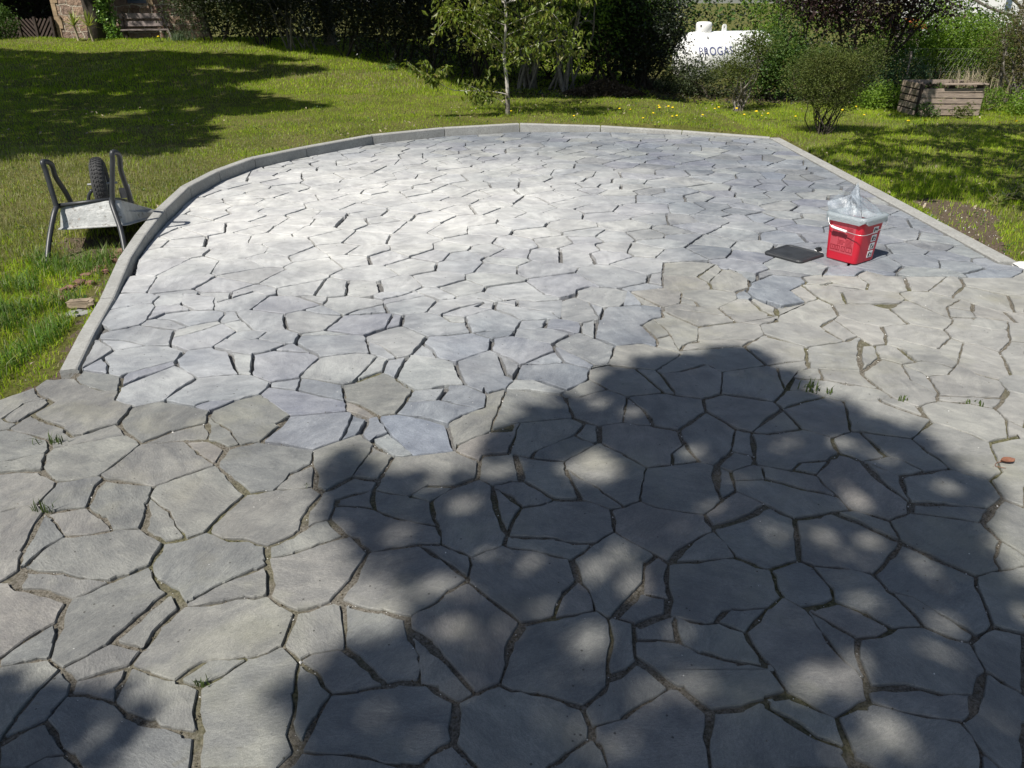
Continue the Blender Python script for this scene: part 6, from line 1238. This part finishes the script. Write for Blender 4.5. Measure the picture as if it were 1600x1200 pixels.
mb = MB(); p_ = dc + Vector((-.09, -.155, RT + .12)); mb.tube([p_ + Vector((0, .02, 0)), p_ + Vector((-.01, -.006, 0))], .022, 10); mb.build('lock', M['label_dark'], tank)
lq = D(1131, 44, 19.6); sl = (lq.x - c0.x) / ad_.x; lc_ = c0 + ad_ * sl + Vector((0, 0, RT))
mb = MB(); n = 20; outer = [lc_ + ad_ * (.062 * cos(a)) + Vector((0, 0, .085 + .062 * sin(a))) for a in [pi * k / (n - 1) for k in range(n)]]
outer = [lc_ + ad_ * .065 + Vector((0, 0, -.06))] + outer + [lc_ - ad_ * .065 + Vector((0, 0, -.06))]
inner = [lc_ + Vector((0, 0, .08)) + (p - (lc_ + Vector((0, 0, .08)))).normalized() * .024 for p in outer]
m_ = len(outer); vs = [p + side_ * d for d in (-.01, .01) for p in outer + inner]; fs = []
for i in range(m_):
    j = (i + 1) % m_; fs += [(i, j, m_ + j, m_ + i), (2 * m_ + j, 2 * m_ + i, 3 * m_ + i, 3 * m_ + j), (i, 2 * m_ + i, 2 * m_ + j, j), (m_ + j, 3 * m_ + j, 3 * m_ + i, m_ + i)]
mb.add(vs, fs); mb.build('lifting_lug', M['tank'], tank)
for s in (.35, 1.75):
    mb = MB(); bb = c0 + ad_ * s; mb.box(bb + Vector((0, 0, -RT - .02)), (.12, .8, .34), rz=ang); mb.build('foot', M['tank'], tank)
cu = bpy.data.curves.new('lettering', 'FONT'); cu.body = 'PROGAS'; cu.size = .235; cu.extrude = .004; cu.space_character = 1.12
to = bpy.data.objects.new('lettering_src', cu); COL.objects.link(to); dg = bpy.context.evaluated_depsgraph_get(); dg.update()
me = bpy.data.meshes.new_from_object(to.evaluated_get(dg)); bpy.data.objects.remove(to)
s0 = (D(1092, 72, 19.0).x - c0.x) / ad_.x - .40; z0 = .16
bm = bmesh.new(); bm.from_mesh(me); bmesh.ops.subdivide_edges(bm, edges=[e for e in bm.edges if e.calc_length() > .05], cuts=2)
for v in bm.verts:
    s = s0 + v.co.x * 1.02; zl = z0 + v.co.y; ph = math.asin(max(-1, min(1, zl / RT))); rad = RT + .004 + v.co.z
    v.co = c0 + ad_ * s - side_ * (rad * cos(ph)) + Vector((0, 0, rad * sin(ph)))
bm.to_mesh(me); bm.free(); link('lettering', me, M['letters'], tank)

# ------------------------------------------------------------------ pallet compost bin
m, nt, b = mat('weathered_pallet_wood', (.36, .28, .21), .85, .15)
mp = N(nt, 'ShaderNodeMapping'); L(nt, pos(nt), mp.inputs[0]); mp.inputs['Scale'].default_value = (2, 2, 14)
c = mix(nt, mapr(nt, noise(nt, 4, 5, .65, mp.outputs[0]), .3, .7), (.14, .105, .085), (.42, .33, .25)); c = mix(nt, mapr(nt, island(nt), 0, 1, 0, .5), c, (.34, .30, .27)); L(nt, c, b.inputs['Base Color'])
bump(nt, b, noise(nt, 9, 5, .6, mp.outputs[0]), .004); M['pallet'] = m
CY = 12.62; cx0 = D(1431, 180, CY).x; cx1 = D(1527, 180, CY).x; cz = gz1((cx0 + cx1) / 2, CY)
cb_ = tag(empty('compost_bin', ((cx0 + cx1) / 2, CY, cz)), 'compost bin of weathered wooden pallets on the lawn by the bushes', 'compost bin'); r = random.Random(12)
wdt = cx1 - cx0; zs_ = [.02, .105, .19, .275, .35]
for k, z in enumerate(zs_):
    mb = MB(); h = (.075, .07, .072, .068, .06)[k]; mb.box(((cx0 + cx1) / 2 + r.uniform(-.01, .01) + .02, CY + r.uniform(-.004, .004), cz + z + h / 2), (wdt * (1 if k < 4 else .96), .022, h), M=Matrix.Rotation(r.uniform(-.015, .02), 4, 'Y'), bev=.003); mb.build('front_board', M['pallet'], cb_)
mb = MB(); mb.box(((cx0 + cx1) / 2 + .17, CY - .02, cz + .475), (wdt * .70, .09, .022), M=Matrix.Rotation(-.005, 4, 'Y'), bev=.003); mb.build('top_board', M['pallet'], cb_)
mb = MB(); mb.box(((cx0 + cx1) / 2 - .02, CY + .6, cz + .45), (wdt, .022, .07)); 
for k in range(4): mb.box(((cx0 + cx1) / 2, CY + .6, cz + .05 + .1 * k), (wdt, .022, .075))
mb.build('back_panel', M['pallet'], cb_)
for sx_, nm in ((cx0 - .03, 'side_panel'), (cx1 + .01, 'side_panel')):
    mb = MB()
    for k in range(5): mb.box((sx_, CY + .30, cz + .05 + .098 * k), (.022, .56, .078), bev=.002)
    mb.build(nm, M['pallet'], cb_)
for px_, py_ in ((cx0 + .02, CY + .05), ((cx0 + cx1) / 2, CY + .05), (cx1 - .04, CY + .05), (cx0 + .02, CY + .55), (cx1 - .04, CY + .55)):
    mb = MB(); mb.box((px_, py_, cz + .22), (.07, .07, .5)); mb.build('post', M['wood_dark'], cb_)
r = np.random.RandomState(80); n = 2600; X = cx0 + .05 + r.rand(n) * (wdt - .1); Y = CY + .06 + r.rand(n) * .5; o = leaf_mesh('compost_heap', np.stack([X, Y, cz + .36 + .05 * r.rand(n)], -1), .06, [M['leaf_dead'], M['leaf_mid']], None, 81, 0, .4, .8, mi=(r.rand(n) < .3).astype(int)); tag(o, 'dead leaves and weeds filling the pallet compost bin', 'compost', kind='stuff')
def tuft(name, label, cat, px, Y, n, w, h, m_, seed, bw=.006, dz=0.0, group=None, depth=.1):
    x, y, z = at(px, Y); r = np.random.RandomState(seed); P = np.stack([x + r.randn(n) * w, y + r.randn(n) * depth, np.full(n, z + dz)], -1)
    return tag(blades(name, P, h * (.5 + .6 * r.rand(n)), np.full(n, bw), np.abs(.3 + .3 * r.randn(n)), [m_], None, seed, True), label, cat, group)
tuft('dry_stalks', 'dry pale stalks growing out of the compost bin', 'stalks', 1500, 13.0, 90, .22, .36, M['stalk_dry'], 82, .006, .38, None, .2)
tuft('dry_stalks', 'tall dry stalks behind the right side of the compost bin', 'stalks', 1535, 14.0, 120, .35, .75, M['stalk_dry'], 83, .006, 0, None, .2)
tuft('dry_stalks', 'thin dry stalks behind the left side of the compost bin', 'stalks', 1440, 14.0, 60, .3, .7, M['stalk_dry'], 84, .006, 0, None, .2)
# leafy weeds at the foot of the bin
for px, Yq, w, lb, sd in ((1502, 12.4, .16, 'leafy weed at the front foot of the compost bin', 85), (1445, 12.45, .2, 'dark weed at the left foot of the compost bin', 86)):
    x, y, z = at(px, Yq); shrub('weed', lb, 'weed', (x, y, z), 4, [(x, y, z + .10, w, .1, .12)], M['leaf_olive'] if sd == 85 else M['leaf_mid'], M['stalk_dry'], sd, 26, 12, .03, .045, .004, .06)
# wire fence behind the bin
FY = 14.25; fn = tag(empty('wire_fence', (at(1480, FY)[0], FY, 0)), 'thin wire mesh fence behind the compost bin', 'fence')
M['wire'] = plain('old_grey_wire', (.16, .16, .15), .6, .4, .3, .1, 4, 0, 0); fx0 = at(1395, FY)[0]; fx1 = at(1620, FY)[0]
mb = MB()
for z in (.12, .3, .5, .7, .86): mb.tube([(fx0, FY, z), (fx1, FY, z)], .002, 4)
k = fx0
while k < fx1: mb.tube([(k, FY, .05), (k + .42, FY, .86)], .0012, 3); mb.tube([(k + .42, FY, .05), (k, FY, .86)], .0012, 3); k += .085
mb.build('mesh', M['wire'], fn)
for px in (1408, 1551, 1610):
    x = at(px, FY)[0]; mb = MB(); mb.box((x, FY + .02, .40), (.026, .026, .84)); mb.build('post', M['wood_grey'], fn)
# ------------------------------------------------------------------ white house far right, and roof beside it
M['render_w'] = plain('white_render', (.74, .74, .73), .8, .3, 0, .04, 1, 0, 0); M['tile_r'] = plain('orange_roof', (.42, .10, .04), .8, .2, 0, .2, 10, 0, 0)
HX0 = D(1520, 10, 34).x; HX1 = D(1640, 10, 34).x + 4; wh = tag(empty('white_house', ((HX0 + HX1) / 2, 34, 0)), 'white rendered house glimpsed through twigs at the upper right corner', 'house')
mb = MB(); zb = D(1560, 24, 34).z; bx(mb, HX0, HX1, 34, 40, -.2, 5.5); mb.build('wall', M['render_w'], wh)
mb = MB(); q0 = D(1571, 15, 33.9); q1 = D(1582, 8, 33.9); bx(mb, q0.x, q1.x, 33.96, 33.998, q0.z, q0.z + 1.1); w_ = mb.build('window', M['glass'], wh)
mb = MB(); mb.add([(HX0 - .5, 33.5, 5.4), (HX1 + .5, 33.5, 5.4), (HX1 + .5, 37, 8), (HX0 - .5, 37, 8), (HX0 - .5, 40.5, 5.4), (HX1 + .5, 40.5, 5.4)], [(0, 1, 2, 3), (3, 2, 5, 4)]); mb.build('roof', M['tile'], wh)
sh_ = tag(empty('garden_shed', (D(1438, 36, 24).x, 24, .5)), 'small grey shed with a red roof half hidden by the bright hedge', 'shed')
c_ = D(1437, 36, 24); mb = MB(); bx(mb, c_.x - .18, c_.x + .16, 24.1, 25, -.1, c_.z - .02); mb.build('wall', M['wood_grey'], sh_); mb = MB(); mb.add([(c_.x - .22, 23.95, c_.z - .08), (c_.x + .24, 23.95, c_.z - .08), (c_.x + .20, 24.6, c_.z + .12), (c_.x - .18, 24.6, c_.z + .12), (c_.x - .22, 23.95, c_.z - .14), (c_.x + .24, 23.95, c_.z - .14)], [(0, 1, 2, 3), (4, 5, 1, 0)]); mb.build('roof', M['tile_r'], sh_)
# orchard tree before the white house
x, y, z = at(1560, 19.0); tr_ = tag(empty('fruit_tree', (x, y, z)), 'gnarled fruit tree with spreading limbs in front of the white house', 'tree'); mb = MB()
f0 = Vector((x - .12, y, z)); mb.tube(catmull([f0, f0 + Vector((.1, 0, .8)), f0 + Vector((.25, 0, 1.35)), f0 + Vector((.4, 0, 2.2))], 5), .06, 8); mb.build('trunk', M['bark_grey'], tr_)
for a_, b_ in (((.2, 0, 1.25), (-1.1, .1, 1.75)), ((.25, 0, 1.35), (1.2, .2, 1.8)), ((.22, 0, 1.45), (-.6, .1, 2.2))):
    mb = MB(); a_ = f0 + Vector(a_); b_ = f0 + Vector(b_); mb.tube(catmull([a_, a_.lerp(b_, .5) + Vector((0, 0, -.06)), b_], 5), .03, 6); mb.build('branch', M['bark_grey'], tr_)
P = clump_pts([(x, y, 2.4, 1.6, .8, .5)], 120, 14, .14, 90); leaf_mesh('foliage', P, .06, M['leaf_brown'], tr_, 91)

# ------------------------------------------------------------------ dandelions
M['yellow'] = plain('dandelion_yellow', (.80, .58, .02), .7, .2, 0, .1, 30, 0, 0); M['weedleaf'] = leaf_mat('weed_leaf', [(.10, .16, .03), (.15, .21, .05)], .3)
DN = [(1030, 163), (1031, 168), (1045, 167), (1051, 168), (1050, 180), (1058, 179), (1097, 178), (1116, 168), (1122, 167), (1162, 178), (1182, 175), (896, 179), (969, 169), (1006, 182), (1151, 170), (1191, 178), (1338, 165), (1317, 173), (1561, 190), (1588, 190), (1201, 178), (1446, 188), (798, 172), (985, 168), (1244, 180), (1275, 186), (1020, 176), (1350, 178), (1420, 190)]
def dandelion():
    ro = empty('dandelion', (0, 0, 0)); mb = MB(); r = random.Random(2); h = .075
    mb.tube([(0, 0, 0), (.004, 0, h * .6), (0, 0, h)], .0022, 5); mb.build('stem', M['weedleaf'], ro, local=True); mb = MB()
    n = 14
    mb.loft([[(a * cos(2 * pi * k / n), a * sin(2 * pi * k / n), h + z * (1 + .3 * (k % 2))) for k in range(n)] for a, z in ((.006, 0), (.019, .006), (.021, .010), (.014, .016), (.004, .018))]); mb.build('flower_head', M['yellow'], ro, local=True)
    mb = MB()
    for k in range(8):
        a = 2 * pi * k / 8 + r.random() * .5; d = Vector((cos(a), sin(a), 0)); s = Vector((-sin(a), cos(a), 0)) * .011; l = .07 + .03 * r.random()
        mb.add([d * .004, d * l * .55 + s + Vector((0, 0, .022)), d * l + Vector((0, 0, .016)), d * l * .55 - s + Vector((0, 0, .022))], [(0, 1, 2, 3)])
    mb.build('leaves', M['weedleaf'], ro, local=True); return ro
DNL = ['left dandelion of the pair standing behind the third far kerb block', 'dandelion just below its neighbour, at the tip of the dark leaf heap', 'small dandelion right of the leaf heap, left one of a pair', 'small dandelion right of the leaf heap, right one of a pair', 'left flower of the bright dandelion pair close to the far kerb', 'right flower of the bright dandelion pair close to the far kerb', 'lone dandelion halfway between the leaf heap and the vase shaped shrub', 'pale dandelion under the dark shrub, left one of two', 'pale dandelion under the dark shrub, right one of two', 'bright dandelion right of the stems of the vase shaped shrub', 'bright dandelion near the dark bush right of the vase shaped shrub', 'dandelion in the grass right behind the cherry tree', 'dandelion in front of the right end of the leaf heap', 'dandelion close to the kerb below the leaf heap', 'dandelion touching the stems of the vase shaped shrub', 'small dandelion lowest of those before the dark green bush', 'tall dandelion right of the round shrub, higher of two', 'dandelion right of the round shrub, lower of two', 'dandelion in the shaded grass right of the compost bin', 'dandelion by the right edge of the picture in shaded grass', 'small dandelion at the foot of the dark bush left of the round shrub', 'small dandelion in front of the compost bin', 'dandelion beside the trunk of the cherry tree', 'faint dandelion in the middle of the far grass strip', 'dandelion immediately left of the round shrub', 'dandelion just before the stems of the round shrub', 'dandelion between the kerb and the pale pair left of it', 'dandelion in the grass behind the right flank of the round shrub', 'dandelion left of the foot of the compost bin']
dn0 = dandelion(); kids = list(dn0.children); rr = random.Random(6)
for i, (px, py) in enumerate(DN):
    p = hit(px, py, .08); z = p[2]
    if i == 0: o = dn0
    else:
        o = dn0.copy(); COL.objects.link(o)
        for c_ in kids: q = c_.copy(); COL.objects.link(q); q.parent = o
    o.location = (p[0], p[1], z); o.rotation_euler = (rr.uniform(-.15, .15), rr.uniform(-.15, .15), rr.random() * 6); s = rr.uniform(.6, 1.05); o.scale = (s, s, s)
    tag(o, DNL[i], 'dandelion', 'yellow dandelions in the grass behind the kerb')
o = dn0.copy(); COL.objects.link(o)
for c_ in kids: q = c_.copy(); COL.objects.link(q); q.parent = o
xq, yq, zq = at(249, 20.6); o.location = (xq, yq, zq); o.scale = (1.5, 1.5, 1.4); tag(o, 'yellow flower at the foot of the garden bench', 'flower')

# ------------------------------------------------------------------ weeds in the joints, leaf, rubble
def joint_weed(px, py, n, h, w, label, seed, bw=.007):
    x, y = W(px, py); r = np.random.RandomState(seed); P = np.stack([x + r.randn(n) * w, y + r.randn(n) * .008, np.full(n, -.008)], -1)
    return tag(blades('weed_tuft', P, h * (.45 + .7 * r.rand(n)), np.full(n, bw), np.abs(.25 + .35 * r.randn(n)), [M['grass_weed']], None, seed, True), label, 'weed')
M['grass_weed'] = leaf_mat('joint_weed_leaf', [(.07, .11, .03), (.12, .16, .05), (.05, .08, .025)], .3)
joint_weed(1258, 607, 9, .085, .022, 'narrow leaved weed in the joint at the shadow tip right of centre, left clump', 301, .009)
joint_weed(1272, 612, 11, .075, .022, 'narrow leaved weed in the joint at the shadow edge, middle clump of three', 302, .009)
joint_weed(1294, 615, 6, .07, .008, 'single upright weed in the joint at the shadow edge, right of two clumps', 303, .008)
joint_weed(1412, 626, 7, .045, .014, 'small weed in a sunlit joint right of the tree shadow', 304)
joint_weed(1512, 629, 6, .03, .015, 'small green weed in a sunlit joint near the right edge', 305)
joint_weed(1533, 633, 8, .03, .02, 'flat green weed in a sunlit joint, nearest the right edge', 306)
joint_weed(84, 692, 26, .06, .03, 'dry grassy weed in a joint on the left, below the grass edge', 307, .005)
joint_weed(68, 797, 20, .06, .016, 'thin grassy weed where several joints meet at the left', 308, .004)
joint_weed(314, 1068, 18, .03, .014, 'mossy weed in a joint at the lower left', 309, .005)
joint_weed(477, 758, 10, .02, .01, 'tiny dry weed on a joint just left of the tree shadow', 310, .004)
M['leaf_rust'] = plain('rusty_leaf', (.17, .075, .045), .7, .3, 0, .3, 40, 0, 0)
x, y = W(1573, 723); lf_ = tag(empty('fallen_leaf', (x, y, .002)), 'curled rust brown leaf lying on the slabs near the right edge', 'leaf'); mb = MB(); pts = []
for j in range(5):
    v = (j / 4 - .5) * .055; wv = .016 * sqrt(max(.02, 1 - (j / 2 - 1) ** 2)); pts.append([(v, -wv, .012), (v + .002, -wv * .4, .003), (v, wv * .4, .004), (v + .003, wv, .015)])
mb.add([p for r_ in pts for p in r_], [(j * 4 + i, j * 4 + i + 1, j * 4 + i + 5, j * 4 + i + 4) for j in range(4) for i in range(3)]); mb.build('blade', M['leaf_rust'], lf_, local=True, smooth=True)
mb = MB(); mb.tube(catmull([(-.02, 0, .004), (-.045, -.008, .002), (-.06, -.03, .002), (-.03, -.045, .002)], 4), .0012, 4); mb.build('stalk', M['leaf_rust'], lf_, local=True)
def rock(name, label, cat, c, sz, rz, m_, seed, tilt=0.0, group=None):
    bm = bmesh.new(); bmesh.ops.create_cube(bm, size=1); bmesh.ops.bevel(bm, geom=list(bm.edges), offset=.14, segments=1, affect='EDGES'); bmesh.ops.subdivide_edges(bm, edges=list(bm.edges), cuts=1, use_grid_fill=True); r = random.Random(seed)
    for v in bm.verts: v.co = Vector((v.co.x * sz[0], v.co.y * sz[1], v.co.z * sz[2])) + Vector([r.gauss(0, .055) * q for q in sz])
    bm.transform(Matrix.Rotation(tilt, 4, 'X')); me = bpy.data.meshes.new(name); bm.to_mesh(me); bm.free(); o = link(name, me, m_); o.location = c; o.rotation_euler = (0, 0, rz); return tag(o, label, cat, group)
M['brickred'] = plain('broken_red_stone', (.20, .115, .09), .9, .1, 0, .35, 20, 60, .004); M['beige'] = plain('beige_stone', (.25, .20, .145), .85, .2, 0, .2, 12, 60, .003); M['greyst'] = plain('grey_slab_piece', (.24, .24, .225), .85, .2, 0, .2, 12, 60, .003)
def gp(px, py, dz=0): 
    p = hit(px, py); return (p[0], p[1], p[2] + dz)
rock('stone_block', 'rounded beige stone wedged against the outside of the kerb', 'stone', gp(128, 484, .03), (.15, .07, .045), .1, M['beige'], 1)
rock('stone_slab', 'flat grey slab fragment below the beige stone against the kerb', 'stone', gp(124, 494, .0), (.12, .09, .02), -.2, M['greyst'], 2)
rock('stone_slab', 'long pale slab on edge along the outside of the kerb', 'stone', gp(150, 455, -.02), (.26, .03, .04), radians(107), M['beige'], 3)
RB = [(190, 398, .09, .07), (180, 404, .08, .05), (170, 412, .07, .06), (158, 420, .08, .05), (150, 428, .07, .05), (136, 436, .06, .04), (124, 444, .08, .05), (112, 452, .07, .04), (104, 460, .06, .04), (100, 470, .07, .04), (186, 410, .06, .05), (166, 428, .05, .04), (142, 446, .05, .04)]
RBL = ['nearest to the wheelbarrow', 'second from the wheelbarrow', 'third from the wheelbarrow', 'fourth from the wheelbarrow', 'fifth from the wheelbarrow, halfway along the row', 'sixth from the wheelbarrow', 'seventh from the wheelbarrow', 'fourth from the beige stone', 'third from the beige stone', 'lowest in the row, just above the beige stone', 'touching the kerb beside the wheelbarrow', 'touching the kerb below the wheelbarrow', 'closest to the kerb halfway down the row']
for i, (px, py, a_, b_) in enumerate(RB): rock('brick_fragment', 'reddish rubble piece outside the kerb, ' + RBL[i], 'rubble', gp(px, py, .008), (a_, b_, .035), i * 1.3, M['brickred'], 20 + i, .15, 'reddish rubble along the kerb')
rock('stone_slab', 'white pale slab end at the right end of the flush edging', 'stone', (3.47, 5.0, -.012), (.15, .16, .05), .1, plain('pale_block', (.62, .61, .58), .8, .2, 0, .08, 12, 60, .002), 40)
x, y, z = gp(1560, 322); shrub('seedling', 'low yellow green seedling on the bare earth at the right edge', 'plant', (x, y, z), 5, [(x, y, z + .05, .14, .1, .05)], M['leaf_cherry'], M['stalk_dry'], 95, 26, 2, .03, .055, .003, .05, .1, .8)
x, y, z = gp(1596, 316); shrub('seedling', 'second seedling cut by the right edge of the picture above the bare earth', 'plant', (x, y, z), 5, [(x, y, z + .07, .12, .1, .07)], M['leaf_olive'], M['stalk_dry'], 96, 26, 3, .03, .05, .003, .05, .1, .8)
x, y, z = gp(612, 110); shrub('weed', 'dark leafy weed standing on the lit bank of the lawn', 'weed', (x, y, z), 4, [(x, y, z + .06, .15, .1, .06)], M['leaf_mid'], M['stalk_dry'], 97, 20, 5, .03, .05, .003, .05)
